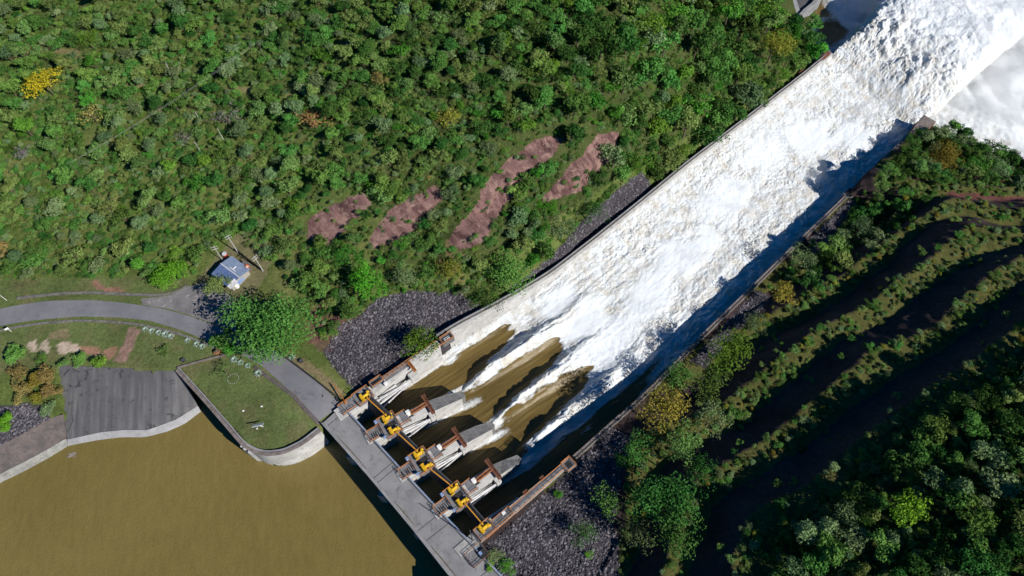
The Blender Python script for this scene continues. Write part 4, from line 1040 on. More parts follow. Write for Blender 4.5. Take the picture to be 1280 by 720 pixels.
# tailrace ramp at the top edge
q = at(992, 8); t = thing('tailrace_wall', 'grey concrete ramp with dark panels at the top edge beside the river', 'ramp', q)
def upoly(pts, z): return [tuple(un(u, v, z)[:2]) for u, v in pts]
bm = BM(); prism(bm, upoly([(972, -14), (984, -30), (1000, 18), (994, 24), (985, 16)], -40), -50, -39); obj('ramp_slab', bm, 'light_band', t, True)
bm = BM(); prism(bm, upoly([(986, -30), (1026, -30), (1014, 4), (999, 16)], -40), -50, -39.6); obj('dark_panel', bm, 'apron', t, True)
bm = BM(); ribbon_wall(bm, [tuple(un(u, v, -38)) for u, v in [(998, 22), (1006, 13), (1016, 5), (1030, -12)]], 1.6, .3, 10); obj('edge_wall', bm, 'bridge2', t, True)

# ------------------------------------------------------------------ house, poles and small things
hc = at(289, 341); hc = un(288, 345, hc.z)
e1 = un(308.7, 337, hc.z + 3) - un(285.6, 320, hc.z + 3)
hrz = math.atan2(e1.y, e1.x); hl = e1.length; hc2 = un(287.5, 338.5, hc.z + 3.2)
hz0 = float(hz(hc2.x, hc2.y)); gz = hz0
t = thing('house', 'small house with a blue grey metal roof beside the round tree and driveway', 'house', (hc2.x, hc2.y, hz0), hrz)
wl, ww = hl / 2 - .4, 3.6
bm = BM(); box(bm, -wl, wl, -ww, ww, -1, 2.7); obj('wall', bm, 'plaster', t)
bm = BM(); A = hl / 2
prism(bm, [(-A, .05), (A, .05), (A, 4.2), (-A, 4.2)], [3.35, 3.35, 2.62, 2.62], [3.5, 3.5, 2.75, 2.75]); r1 = obj('roof', bm, 'roof', t)
bm = BM(); prism(bm, [(-A, .05), (A, .05), (A, -4.2), (-A, -4.2)], [3.35, 3.35, 2.60, 2.60], [3.5, 3.5, 2.73, 2.73]); obj('roof', bm, 'roof2', t)
bm = BM(); box(bm, -A, A, -.12, .2, 3.45, 3.58); obj('ridge_cap', bm, 'white_steel', t)
bm = BM(); box(bm, -.9, 1.6, .7, .9, 3.42, 3.55); box(bm, .2, .4, .9, 2.2, 3.2, 3.5); obj('roof_patch', bm, 'white', t)
bm = BM(); prism(bm, [(A - .9, -4.3), (A + .5, -4.3), (A + .5, -1.2), (A - .9, -1.2)], [2.75, 2.6, 2.9, 3.2], [2.95, 2.8, 3.1, 3.55]); obj('awning', bm, 'white_steel', t)
bm = BM(); box(bm, A - .55, A - .35, -1.5, 1.2, .2, 2.0); obj('door', bm, 'blue_steel', t)
for yy in (-3.63, 3.60):
    for xx in (-1.6, 1.2):
        bm = BM(); box(bm, xx - .5, xx + .5, yy, yy + .05, 1.0, 2.0); f_ = obj('window', bm, 'white', t)
        bm = BM(); box(bm, xx - .42, xx + .42, yy - .01, yy + .06, 1.08, 1.92); obj('pane', bm, 'glass', f_)
def at_h(u, v, h=0):
    p = at(u, v); z = p.z
    for _ in range(10):
        q = un(u, v, z + h); z = float(hz(q.x, q.y))
    return Vector((q.x, q.y, z))
q = at_h(306.5, 331.5, 2.4); t = thing('lean_shed', 'small brown grey lean-to shed behind the blue roofed house', 'shed', q, hrz)
bm = BM(); prism(bm, [(-1.5, -1.1), (1.5, -1.1), (1.5, 1.1), (-1.5, 1.1)], 2.25, [2.35, 2.35, 2.55, 2.55]); obj('roof', bm, 'leanroof', t)
bm = BM(); box(bm, -1.35, 1.35, -.95, .95, -.3, 2.2); obj('wall', bm, 'wood', t)
zr_ = 2.5
t2 = thing('plastic_crate', 'orange plastic crate with a white lid on the shed roof', 'crate', q + Vector((1.0 * math.cos(hrz), 1.0 * math.sin(hrz), 2.44)), hrz)
bm = BM(); box(bm, -.55, .45, -.5, .5, 0, .5, bev=.05); obj('body', bm, 'orange_tarp', t2)
bm = BM(); box(bm, .1, .6, -.5, .1, .505, .56); obj('lid', bm, 'white', t2)
q = at_h(280.5, 317.5, .9); t = thing('storage_drum', 'red drum with pale rim standing at the house corner under a pole', 'drum', q)
bm = BM(); tube(bm, (0, 0, -.2), (0, 0, 1.1), .7, 16); obj('body', bm, 'red', t)
bm = BM(); tube(bm, (0, 0, 1.1), (0, 0, 1.2), .78, 16, .72); obj('rim', bm, 'white_steel', t)
q = at_h(294.5, 355.5, 1.5); t = thing('water_tank', 'small white water tank below the blue roof corner', 'tank', q)
bm = BM(); tube(bm, (0, 0, -.2), (0, 0, 1.3), .75, 16); tube(bm, (0, 0, 1.3), (0, 0, 1.55), .75, 16, .35); obj('body', bm, 'white', t)
bm = BM(); tube(bm, (0, 0, 1.55), (0, 0, 1.65), .3, 12); obj('lid', bm, 'white_steel', t)
hw_ = smooth(resample([tuple(at(*p)) for p in ((297, 314), (305, 321), (318, 331), (328, 339))], 30), it=3)
bm = BM(); ribbon_wall(bm, hw_, .3, 1.3, .5); c = hw_[15]
o = obj('boundary_wall', bm, 'black'); o.data.transform(Matrix.Translation(-Vector(c))); o.location = c
tag(o, 'dark thin boundary wall behind the house between two poles', 'wall')

def pole(u, v, h, label, arms=True, r=.16, mat='pole', cat='utility pole', name='utility_pole', rz=.6):
    q = at(u, v); t = thing(name, label, cat, q, rz)
    bm = BM(); tube(bm, (0, 0, -.5), (0, 0, h), r * 1.2, 10, r * .75); obj('shaft', bm, mat, t)
    if arms:
        for k, zz in enumerate((h - .35, h - 1.5)):
            bm = BM(); box(bm, -.95, .95, -.06, .06, zz - .06, zz + .06); a = obj('crossarm', bm, 'pole', t)
            bm = BM()
            for x in (-1.0, -.35, .35, 1.0): tube(bm, (x * .88, 0, zz + .06), (x * .88, 0, zz + .28), .05, 6)
            obj('insulator', bm, 'white', a)
    return t
P1 = pole(297.5, 315.6, 9.5, 'concrete utility pole with crossarms behind the house, at the upper wall end')
P2 = pole(328.7, 338.7, 8.5, 'pale concrete utility pole with crossarms right of the house, at the lower wall end', rz=.9)
P3 = pole(278.7, 325.5, 8.0, 'slim grey utility pole at the left corner of the blue roofed house', rz=.4, r=.13)
P6 = pole(591, 676, 14.0, 'tall slim dark pole at the bridge end throwing a long shadow over the deck', False, .14, 'gate', 'pole', 'tall_pole')
P4 = pole(333, 78, 9.0, 'thin dark utility pole on the hillside at the upper end of the wires', False, r=.09, mat='wood')
P5 = pole(106, 226, 9.0, 'thin dark utility pole on the hillside at the lower end of the wires', False, r=.09, mat='wood')
for (u, v, lab) in ((216, 95, 'pale bare trunk standing upright above the hillside track'), (252, 192, 'tall white bare trunk below the bare grey bush on the hillside'), (280, 176, 'short white bare trunk right of the tall white one'), (249, 149, 'pale stub of a bare trunk just below the wires')):
    q = at(u, v); t = thing('dead_tree', lab, 'dead tree', q, random.random() * 6, 'bare white trunks on the hillside')
    h = 6.0 if 'tall' in lab or 'upright' in lab else 3.5
    bm = BM(); tube(bm, (0, 0, -.4), (0, 0, h), .15, 8, .08); obj('trunk', bm, 'pole', t)
    bm = BM(); tube(bm, (0, 0, h * .75), (.5, .1, h * .95), .08, 6, .03); tube(bm, (0, 0, h * .6), (-.4, .3, h * .72), .07, 6, .03); obj('branch', bm, 'palewood', t)
def wire(name, A, B, sag, label, r=.018):
    c = (A + B) / 2; bm = BM(); n = 24
    pts = [A.lerp(B, k / n) - Vector((0, 0, sag * 4 * (k / n) * (1 - k / n))) - c for k in range(n + 1)]
    for a, b in zip(pts[:-1], pts[1:]): tube(bm, a, b, r, 4)
    o = obj(name, bm, 'pole'); o.location = c; return tag(o, label, 'power line', 'wires across the hillside')
for k, (x, nm_) in enumerate(((-1.0, 'upper'), (1.0, 'lower'))):
    off = Vector((x * math.cos(.6), x * math.sin(.6), 9.0))
    wire('power_line', P5.location + off, P4.location + off, 1.6, f'{nm_} of two thin pale wires strung across the hillside between the thin poles')

# small things by the road and on the lawns
q = at(14.5, 414.5); t = thing('sign_post', 'short white sign post at the lower edge of the road on the far left', 'post', q, .7)
bm = BM(); tube(bm, (0, 0, -.2), (0, 0, 2.4), .09, 8); obj('post', bm, 'white', t)
bm = BM(); box(bm, -.75, .35, -.05, .05, 1.7, 2.5, bev=.02); obj('panel', bm, 'white', t)
q = at(8.5, 375.5); t = thing('lamp_post', 'thin white lamp post on the grass above the road on the far left', 'lamp', q, 2.2)
bm = BM(); tube(bm, (0, 0, -.2), (0, 0, 5.2), .09, 8, .06); obj('post', bm, 'white', t)
bm = BM(); tube(bm, (0, 0, 5.15), (.9, 0, 5.35), .05, 6); box(bm, .7, 1.3, -.14, .14, 5.3, 5.42, bev=.03); obj('lamp_head', bm, 'white', t)
q = at(329.5, 533.5); t = thing('panel_post', 'white panel on a short post standing alone on the wide lawn', 'panel', q, R_(12))
bm = BM(); tube(bm, (0, 0, -.2), (-.9, .0, 2.0), .08, 8); obj('post', bm, 'white', t)
bm = BM(); box(bm, -1.5, 1.5, -.65, .65, -.06, .06, mtx=Matrix.Translation((-.9, 0, 2.1)) @ Matrix.Rotation(R_(-40), 4, 'X')); box(bm, -1.5, -1.1, -1.0, -.6, 1.5, 1.65); obj('panel', bm, 'white', t)
for (u, v) in ((327, 508), (304, 513.5)):
    q = at(u, v); t = thing('marker_stone', 'small white marker stone on the lawn ' + ('uphill from the white panel' if u > 320 else 'toward the brown wall, left of the panel'), 'stone', q)
    bm = BM(); bmesh.ops.create_icosphere(bm, subdivisions=1, radius=.42); bmesh.ops.scale(bm, vec=(1, .7, .6), verts=bm.verts); obj('body', bm, 'white', t)
for (u, v, lab) in ((230, 451, 'small black box on the left lawn above the dividing wall'), (377, 452, 'small black box on the verge between the road and the dark stones')):
    q = at(u, v); t = thing('black_box', lab, 'box', q, .5)
    bm = BM(); box(bm, -.5, .5, -.4, .4, -.1, .8, bev=.05); obj('body', bm, 'black', t)  # plain black box on a small dark square
    bm = BM(); box(bm, -.55, .55, -.45, .45, .803, .88, bev=.02); obj('lid', bm, 'gate', t)
q = at(272.5, 441); t = thing('clay_pot', 'large terracotta pot at the corner of the road and garden wall', 'pot', q)
bm = BM(); tube(bm, (0, 0, -.1), (0, 0, .9), .5, 14, .8); tube(bm, (0, 0, .9), (0, 0, 1.02), .9, 14, .9); obj('body', bm, 'terracotta', t)
bm = BM(); bmesh.ops.create_uvsphere(bm, u_segments=12, v_segments=8, radius=.62, matrix=Matrix.Translation((0, 0, 1.15)) @ Matrix.Diagonal((1, 1, .6, 1))); obj('soil_mound', bm, 'wood', t)
a, b = un(416.5, 480, 1.6), un(432, 503, .8); c = (a + b) / 2; rz = frame(a, b)
t = thing('barrier_gate', 'orange barrier arm standing beside the bridge entrance and abutment', 'barrier', (b.x, b.y, .3), rz)
bm = BM(); tube(bm, (-(b - a).length, 0, 1.1), (0, 0, .9), .13, 8); tube(bm, (-(b - a).length, 0, .5), (0, 0, .45), .09, 8)
for k in range(6): x = -(b - a).length * (k + .3) / 6; tube(bm, (x, 0, .45), (x, 0, 1.05), .06, 6)
obj('arm', bm, 'orange', t)
bm = BM(); box(bm, -.3, .35, -.3, .3, -.3, 1.5, bev=.05); obj('post', bm, 'orange', t)
q = un(90, 568.5, LAKE_Z); t = thing('driftwood', 'clump of brown driftwood floating in the lake by the apron', 'driftwood', q)
bm = BM()
for k in range(26):
    a = random.random() * 6.3; x, y = random.uniform(-.6, .6), random.uniform(-.4, .4)
    tube(bm, (x - math.cos(a), y - .7 * math.sin(a), random.uniform(-.05, .2)), (x + math.cos(a), y + .7 * math.sin(a), random.uniform(0, .35)), .07, 5, .03)
obj('branch', bm, 'palewood', t)

# rosette plants along the road
def agave_mesh():
    bm = BM()
    for k in range(30):
        a = k * 2.399; el = R_(12 + 62 * (k / 30)); L = 1.25 - .35 * k / 30; pts = []
        d = Vector((math.cos(a), math.sin(a), 0)); s = Vector((-math.sin(a), math.cos(a), 0))
        prev = None
        for i, f in enumerate((0, .35, .7, 1.0)):
            wv = (.10, .17, .12, .01)[i]; c = d * (L * f * math.cos(el)) + Vector((0, 0, .05 + L * f * math.sin(el) - .25 * f * f))
            r = [bm.verts.new(c - s * wv + Vector((0, 0, .06))), bm.verts.new(c), bm.verts.new(c + s * wv + Vector((0, 0, .06)))]
            if prev:
                bm.faces.new((prev[0], prev[1], r[1], r[0])); bm.faces.new((prev[1], prev[2], r[2], r[1]))
            prev = r
    me = bpy.data.meshes.new('rosette'); bm.to_mesh(me); bm.free(); me.materials.append(M['agave']); return me
agm = agave_mesh()
ag_sp = [(182, 412), (190, 414), (198.5, 416), (207, 418.2), (214, 421), (235, 426), (246, 430.5), (253, 433.5), (293, 450), (301, 453.5), (310, 457.5), (323, 467), (365, 447.5)]
ag_l = ['at the upper end of its row, beside the red path', 'second from the red path in the row of five', 'in the middle of the row of five by the road', 'fourth from the red path in the row of five', 'at the lower end of the row of five by the road',
        'in the group of three nearest the row of five', 'in the middle of the group of three by the kerb wall', 'in the group of three nearest the terracotta pot',
        'first of three beyond the garden wall, nearest the pot', 'middle one of three on the wide lawn edge', 'last of three on the wide lawn edge, away from the pot', 'standing alone where the dark gutter begins', 'standing alone across the road on the verge']
for (u, v), lb in zip(ag_sp, ag_l):
    q = at(u, v); o = bpy.data.objects.new('rosette_plant', agm); C.objects.link(o)
    o.location = q; s_ = random.uniform(.95, 1.2); o.scale = (s_, s_, s_); o.rotation_euler = (0, 0, random.random() * 6)
    tag(o, 'pale green rosette plant ' + lb, 'plant', 'pale rosette plants along the road')
# ring of white stones round the young tree
q = at(291.5, 473.5); bm = BM()
for k in range(16):
    a = k / 16 * 6.283; m = Matrix.Translation((1.55 * math.cos(a), 1.55 * math.sin(a), .1)) @ Matrix.Rotation(a, 4, 'Z') @ Matrix.Diagonal((.8, 1.2, .7, 1))
    bmesh.ops.create_icosphere(bm, subdivisions=1, radius=.15, matrix=m)
o = obj('stone_ring', bm, 'pole'); o.location = q; tag(o, 'ring of small whitish stones on the wide lawn', 'stone ring')

# ------------------------------------------------------------------ trees
def leaf_cloud(seed, R, zc, rz_, nclump, per, leaf, rc=(.26, .42), under=.35, up=.5, hollow=.55, lobes=0):
    g = np.random.default_rng(seed); P = []; Nn = []; T_ = []
    LB = [(g.uniform(-.55, .55), g.uniform(-.55, .55), g.uniform(-.25, .45), g.uniform(.42, .68)) for _ in range(lobes)]
    for k in range(nclump):
        d = g.normal(size=3); d /= np.linalg.norm(d)
        if d[2] < -under: d[2] = -d[2] * .5
        rr = hollow + (1 - hollow) * g.random()
        c = np.array([d[0] * R, d[1] * R, d[2] * rz_]) * rr * g.uniform(.75, 1.08)
        if lobes:
            lb = LB[k % lobes]; c = c * lb[3] + np.array([lb[0] * R, lb[1] * R, lb[2] * rz_])
        r = g.uniform(*rc) * R; tt = g.random()
        m = int(per * (r / (.34 * R)) ** 2)
        dd = g.normal(size=(m, 3)); dd[:, 2] = np.abs(dd[:, 2]) * .9 - .25; dd /= np.linalg.norm(dd, axis=1)[:, None]
        rad = r * (.55 + .5 * g.random(m) ** .6)[:, None]
        P.append(c + dd * rad * np.array([1, 1, .8])); n_ = dd + g.normal(size=(m, 3)) * .55; n_[:, 2] += .25
        Nn.append(n_ / np.linalg.norm(n_, axis=1)[:, None]); T_.append(np.clip(tt * .6 + g.random(m) * .4, 0, 1))
    P = np.concatenate(P); Nn = np.concatenate(Nn); T_ = np.concatenate(T_)
    P[:, 2] += zc
    n = len(P); a = np.cross(Nn, g.normal(size=(n, 3))); a /= np.linalg.norm(a, axis=1)[:, None]; b = np.cross(Nn, a)
    sz = leaf * g.uniform(.6, 1.35, (n, 1)); a = a * sz; b = b * sz * g.uniform(.45, .8, (n, 1))
    V = np.stack([P - a, P - b * .9 + a * .1, P + a, P + b], 1).reshape(-1, 3)
    return V, np.repeat(T_, 4)
def cloud_mesh(name, V, tint, mat):
    n = len(V) // 4; me = bpy.data.meshes.new(name)
    me.vertices.add(len(V)); me.vertices.foreach_set('co', V.astype(np.float32).ravel())
    me.loops.add(n * 4); me.loops.foreach_set('vertex_index', np.arange(n * 4, dtype=np.int32))
    me.polygons.add(n); me.polygons.foreach_set('loop_start', np.arange(0, n * 4, 4, dtype=np.int32)); me.update(calc_edges=True)
    a = me.attributes.new('tint', 'FLOAT', 'POINT'); a.data.foreach_set('value', tint.astype(np.float32))
    me.materials.append(mat); return me
def trunk_bm(h, r, spread, seed, zt):
    rr = random.Random(seed); bm = BM(); tube(bm, (0, 0, -.25), (0, 0, h), r, 8, r * .65)
    for k in range(6):
        a = k * 1.05 + rr.random() * .6; e = Vector((math.cos(a) * spread * rr.uniform(.5, .8), math.sin(a) * spread * rr.uniform(.5, .8), zt * rr.uniform(.8, 1.15)))
        s = Vector((0, 0, h * rr.uniform(.75, 1))); m = s.lerp(e, .55) + Vector((0, 0, .08))
        tube(bm, s, m, r * .5, 6, r * .34); tube(bm, m, e, r * .34, 6, r * .12)
    return bm
def twigs_bm(seed, R, zc):
    rr = random.Random(seed); bm = BM()
    def grow(p, d, L, r, dep):
        e = p + d * L; tube(bm, p, e, r, 4, r * .6)
        if dep == 0: return
        for _ in range(3 if dep > 1 else 4):
            nd = (d + Vector((rr.uniform(-1, 1), rr.uniform(-1, 1), rr.uniform(-.35, .6))) * .85).normalized(); grow(e, nd, L * rr.uniform(.6, .85), r * .6, dep - 1)
    for k in range(5):
        a = k * 1.256 + rr.random(); grow(Vector((0, 0, .35)), Vector((math.cos(a), math.sin(a), .8)).normalized(), .36, .028, 3)
    return bm
# unit crowns (radius about one); every colour kind has three shapes
UNIT = {}
def unit_crown(kind, shape):
    key = (kind, shape)
    if key not in UNIT:
        seed = 100 + shape * 7 + list(KINDS).index(kind) * 31
        if kind == 'bare grey':
            V, tn = leaf_cloud(seed, .85, 1.05, .6, 26, 26, .06, (.2, .34))
        elif shape == 0: V, tn = leaf_cloud(seed, .98, 1.05, .75, 36, 46, .080, (.20, .36), lobes=4)
        elif shape == 1: V, tn = leaf_cloud(seed, 1.05, .95, .60, 40, 44, .075, (.15, .30), lobes=6)
        else: V, tn = leaf_cloud(seed, .90, 1.15, .95, 30, 50, .085, (.2, .42), lobes=3)
        UNIT[key] = cloud_mesh('crown', V, tn, LM[kind])
    return UNIT[key]
TR = {}
def unit_trunk(shape, pale=False):
    k = (shape, pale)
    if k not in TR:
        bm = trunk_bm(.75, .065, .62, 5 + shape, 1.0) if not pale else twigs_bm(9 + shape, .8, 1)
        me = bpy.data.meshes.new('trunk'); bm.to_mesh(me); bm.free(); me.materials.append(M['palewood'] if pale else M['wood']); TR[k] = me
    return TR[k]
FIRST = {}
def plant_tree(name, p, R, kind, shape, label, cat='tree', group=None, hk=1.0, meshes=None, rz=None):
    t = thing(name, label, cat, p, random.random() * 6.28 if rz is None else rz, group)
    t.scale = (R, R, R * hk)
    cm = meshes[0] if meshes else unit_crown(kind, shape); tm = meshes[1] if meshes else unit_trunk(shape, kind == 'bare grey')
    c = bpy.data.objects.new('crown', cm); C.objects.link(c); c.parent = t
    k = bpy.data.objects.new('trunk', tm); C.objects.link(k); k.parent = t
    FIRST.setdefault((kind, shape), c)
    return t
def crown_at(u, v, R, hk, hc=1.05):
    """foot of a tree whose crown middle is seen at (u, v)"""
    h = R * hk * hc; z = 0.0
    for _ in range(30):
        q = un(u, v, z + h); z = z * .5 + .5 * float(hz(q.x, q.y))
    return Vector((q.x, q.y, z))
def big_meshes(seed, kind, zc, rz_, ncl, per, leaf, rc=(.16, .28), th=.7):
    V, tn = leaf_cloud(seed, 1.02, zc, rz_ * 1.15, ncl, per, leaf, rc, hollow=.6, lobes=9)
    cm = cloud_mesh('crown', V, tn, LM[kind]); bm = trunk_bm(th * zc, .05, .7, seed, zc); me = bpy.data.meshes.new('trunk'); bm.to_mesh(me); bm.free(); me.materials.append(M['wood']); return cm, me
SPECIAL = []   # u, v, radius, kind, label, mesh recipe, height factor
def spec(u, v, R, kind, label, hk=.95, ncl=60, per=44, leaf=.045, zc=1.0, rz_=.55, rc=(.16, .30), name='tree', cat='tree'):
    p = crown_at(u, v, R, hk, zc); m = big_meshes(int(u * 7 + v), kind, zc, rz_, ncl, per, leaf, rc)
    SPECIAL.append((p.x, p.y, R)); return plant_tree(name, p, R, kind, 0, label, cat, hk=hk, meshes=m)
spec(338, 397, 14.0, 'mid green', 'huge spreading tree overhanging the road beside the house', .72, 260, 110, .030, .95, .5, (.12, .22))
spec(525.5, 430, 5.7, 'bright green', 'single round bright tree standing on the dark stones by the abutment', 1.0, 80, 60, .05, 1.05, .7)
spec(212.5, 343, 5.6, 'lime green', 'feathery bright green clump at the upper edge of the driveway', .75, 90, 64, .05, .7, .6, name='bamboo_clump', cat='bamboo')
spec(270, 357, 4.1, 'olive', 'round olive tree hugging the blue roofed house', 1.05, 60, 50, .055, 1.0, .7)
spec(56, 104, 6.6, 'yellow', 'golden yellow flowering tree on the far left hillside', .8, 60, 44, .05)
spec(392, 152, 5.0, 'rust-brown', 'rust brown dry tree above the leftmost red cutting', .8, 40, 30, .06)
spec(114, 142, 4.6, 'tawny', 'pale tawny half bare tree below the yellow tree', .8, 34, 22, .06)
spec(230, 170, 3.6, 'bare grey', 'leafless grey bush beside the tall white bare trunk', .8, 30, 20, .05)
spec(282, 145, 5.4, 'bare grey', 'wide leafless greyish tree right of the wires', .8, 36, 20, .045)
spec(27, 190, 4.2, 'bare grey', 'grey leafless bush near the left edge of the photo', .7, 34, 26, .05)
spec(110, 50, 4.6, 'bright green', 'vivid green tree up the slope from the yellow tree', .85)
spec(562, 150, 4.2, 'golden olive', 'golden dry topped tree above the second red cutting', .8, 44, 34, .06)
spec(461, 350, 6.6, 'lime green', 'brilliant green tall bushy tree left of the dark stone slope', .95, 90, 56, .045, 1.0, .75)
spec(432, 322, 4.6, 'bright green', 'bright leafy tree below the leftmost red cutting', .9)
spec(506, 344, 5.0, 'grey-green', 'bluish green tree above the dark stone slope', .9, rz_=.6)
spec(560, 338, 5.6, 'golden olive', 'yellow brown dry tree directly above the dark stone slope', .85)
spec(536, 342, 3.8, 'mid green', 'small green tree wedged between the bluish and yellow brown trees', .95)
spec(637, 343, 7.6, 'mid green', 'broad dome shaped green tree beside the sunlit chute wall', .85, 100, 56, .04)
spec(607, 372, 5.4, 'dark green', 'dark green tree below the dome shaped tree, touching the chute wall', .85)
spec(735, 262, 5.6, 'dark green', 'dark bushy tree below the rightmost red cutting near the chute wall', .95)
spec(703, 288, 4.8, 'grey-green', 'greyish green tree between the rightmost cutting and the chute wall', .95)
spec(682, 258, 4.2, 'lime green', 'vivid small tree at the lower corner of the rightmost red cutting', .85)
spec(800, 205, 6.0, 'bright green', 'bright leafy tree right of the rightmost red cutting', 1.0)
spec(977, 367, 5.2, 'golden olive', 'yellow leaved tree beside the shaded chute wall', .95, 70, 44, .05)
spec(916, 440, 7.8, 'bright green', 'large round green tree against the shaded chute wall', .95, 110, 56, .04)
spec(826, 515, 7.4, 'golden olive', 'large yellowish tree at the edge of the right stony bank', .95, 100, 52, .04)
spec(850, 552, 5.6, 'olive', 'dull olive tree touching the large yellowish tree', .95, 70)
spec(826, 622, 9.4, 'dark green', 'largest tree on the right stony bank, deep green', .95, 190, 80, .036, 1.0, .6, (.12, .22))
spec(846, 672, 6.4, 'dark green', 'dark tree below the largest tree of the stony bank', .9, 70)
spec(888, 524, 5.0, 'grey-green', 'grey green tree at the end of a grassy terrace by the yellowish tree', .95)
spec(798, 562, 5.0, 'mid green', 'green tree between the large yellowish tree and the largest stony bank tree', .95)
spec(872, 590, 5.2, 'dark green', 'dark tree right of the largest stony bank tree, at a terrace end', .95)
spec(797, 664, 5.0, 'grey-green', 'grey green tree left below the largest stony bank tree', .95)
spec(850, 474, 5.4, 'mid green', 'green tree above the yellowish tree, close to the chute wall', .95)
spec(945, 402, 4.2, 'grey-green', 'grey green tree below the yellow leaved tree by the wall', .95)
spec(757, 628, 4.8, 'mid green', 'small green tree alone on the right dark stones, the larger of two', 1.15)
spec(728, 666, 4.0, 'dark green', 'small dark tree alone on the right dark stones, the lower of two', 1.1)
spec(776, 577, 2.6, 'bright green', 'tiny bright tree at the upper edge of the right stony bank', 1.0)
spec(880, 480, 6.2, 'mid green', 'leafy tree between the large round and the yellowish tree', .95)
spec(1141, 640, 4.8, 'lime green', 'lime green tree glowing in the dark forest at the lower right', 1.05, 60, 40, .06)
spec(1182, 196, 8.0, 'golden olive', 'broad olive gold tree behind the end block of the shaded wall', .8, 110, 52, .04)
spec(1002, 322, 4.8, 'grey-green', 'grey green bushy tree beside the shaded wall above the yellow leaved tree', 1.0)
spec(1078, 283, 5.4, 'grey-green', 'blue green tree just below the wall buttress', .9)
spec(1110, 215, 4.4, 'mid green', 'small green tree between the buttress and the end block', .9)
spec(1215, 208, 4.8, 'bright green', 'green tree right of the broad olive gold tree', .85)
spec(1255, 213, 5.2, 'grey-green', 'dull green tree near the right edge above the top terrace', .85)
spec(968, 57, 8.6, 'golden olive', 'tall olive gold tree by the blue shadowed pool', 1.15, 110, 52, .036)
spec(986, 70, 5.6, 'dark green', 'dark green tree leaning over the rusty end block', 1.1, 70)
spec(976, 96, 4.6, 'bright green', 'bright green tree over the small rusty box', 1.0, 60)
spec(205, 437, 2.3, 'olive', 'tiny round shrub in the middle of the left lawn', .6, 30, 30, .1, .6, .5)
spec(283, 465, 2.8, 'olive', 'sparse young tree inside the stone ring', 1.1, 18, 22, .07)
for (u, v, R, k, lb) in ((22, 470, 3.4, 'tawny', 'tawny bush at the left edge above the shore stones'), (44, 478, 3.8, 'golden olive', 'golden bush in the middle of the shore thicket'), (62, 470, 3.6, 'tawny', 'orange tan bush beside the upper apron edge'),
                         (66, 490, 3.0, 'tawny', 'tan bush halfway down the apron edge'), (30, 492, 3.2, 'tawny', 'tan bush above the shore stones'), (50, 496, 2.8, 'golden olive', 'olive gold bush just above the shore stones'), (64, 510, 2.8, 'grey-green', 'grey green bush at the lower apron corner'), (11, 530, 2.9, 'lime green', 'bright green bush alone on the shore stones'),
                         (20, 448, 3.8, 'mid green', 'green bush at the left edge under the pale sand patches'), (52, 448, 2.2, 'mid green', 'small green bush under the pale sand patches'), (104, 450, 2.6, 'mid green', 'green bush on the upper apron edge left of the red path'), (128, 452, 2.8, 'bright green', 'green bush at the foot of the red path'), (80, 455, 2.0, 'olive', 'olive bush at the upper left apron corner'),
                         (622, 695, 2.6, 'grey-green', 'pale green bush at the bridge end beside the equipment platform'), (634, 708, 2.4, 'bright green', 'green bush below the equipment platform, nearer the photo edge'), (612, 706, 1.8, 'lime green', 'yellow green bush against the bridge end'), (698, 617, 1.6, 'bright green', 'small shrub on the right dark stones near the railing platform'), (736, 693, 1.3, 'lime green', 'tiny lime shrub below the two small trees on stones')):
    p = crown_at(u, v, R, .6, .7)
    SPECIAL.append((p.x, p.y, R)); plant_tree('bush', p, R, k, int(u) % 3, lb, 'bush', hk=.62)

# forest scattered over the hillsides -----------------------------------
def allowed(x, y, cm=7):
    z = hz(x, y); u, v, d = proj(np.stack([x, y, z], -1))
    ok = ~wet(x, y)
    for pl_ in (GRASS, RIPRAP_L, RIPRAP_R, RIPRAP_W, RIPRAP_S, *RIPRAP_E): ok &= ~in_poly(u, v, pl_)
    for pl_ in CUTS: ok &= ((~in_poly(u, v, pl_)) & (seg_dist(u, v, pl_ + pl_[:1]) > cm)) | ((cm < 5) & (RNG.random(len(u)) < .14))
    ok &= ~in_poly(u, v, [(222, 374), (262, 312), (300, 300), (350, 335), (440, 480), (470, 480), (340, 470)])
    ok &= ~in_poly(u, v, [(0, 455), (78, 455), (90, 560), (0, 610), (-200, 700), (-200, 470)])
    ok &= ~in_poly(u, v, [(325, 435), (400, 435), (475, 480), (440, 515), (408, 545), (380, 575), (330, 510)])
    ok &= ~in_poly(u, v, [(960, -40), (1040, -40), (1020, 40), (980, 44), (966, 20)])
    ok &= ~in_poly(u, v, [(560, 660), (640, 640), (640, 760), (540, 760)])
    ok &= np.hypot(x - END_L[0], y - END_L[1]) > 11
    ok &= np.hypot(x - END_R[0], y - END_R[1]) > 9
    ok &= seg_dist(x, y, [tuple(q) for q in PROM]) > 5
    ok &= seg_dist(x, y, WL[::8]) > 3.4; ok &= seg_dist(x, y, WR[::8]) > 4.0
    return ok, u, v, d, z
n_try = 80000
x = RNG.uniform(-300, 330, n_try); y = RNG.uniform(-60, 400, n_try)
ok, u, v, d, z = allowed(x, y)
ok &= (u > -130) & (u < 1420) & (v > -150) & (v < 850) & (z > RIVER_Z + 4)
x, y, u, v, d, z = (a[ok] for a in (x, y, u, v, d, z))
cxm = (WL[:, :2] + WR[:, :2]) / 2; cd_ = cxm[-1] - cxm[0]
rt = ((x - cxm[0, 0]) * -cd_[1] + (y - cxm[0, 1]) * cd_[0]) < 0
Lq = tps_r(x, y)
dens_l = np.interp(u, [-100, 150, 330, 480, 640, 900], [.52, .55, .72, .9, 1, 1]) * (1 - np.interp(u, [250, 480], [.75, .3]) * sstep(.0, .30, fbm(x / 17 + 3, y / 17, 3)))
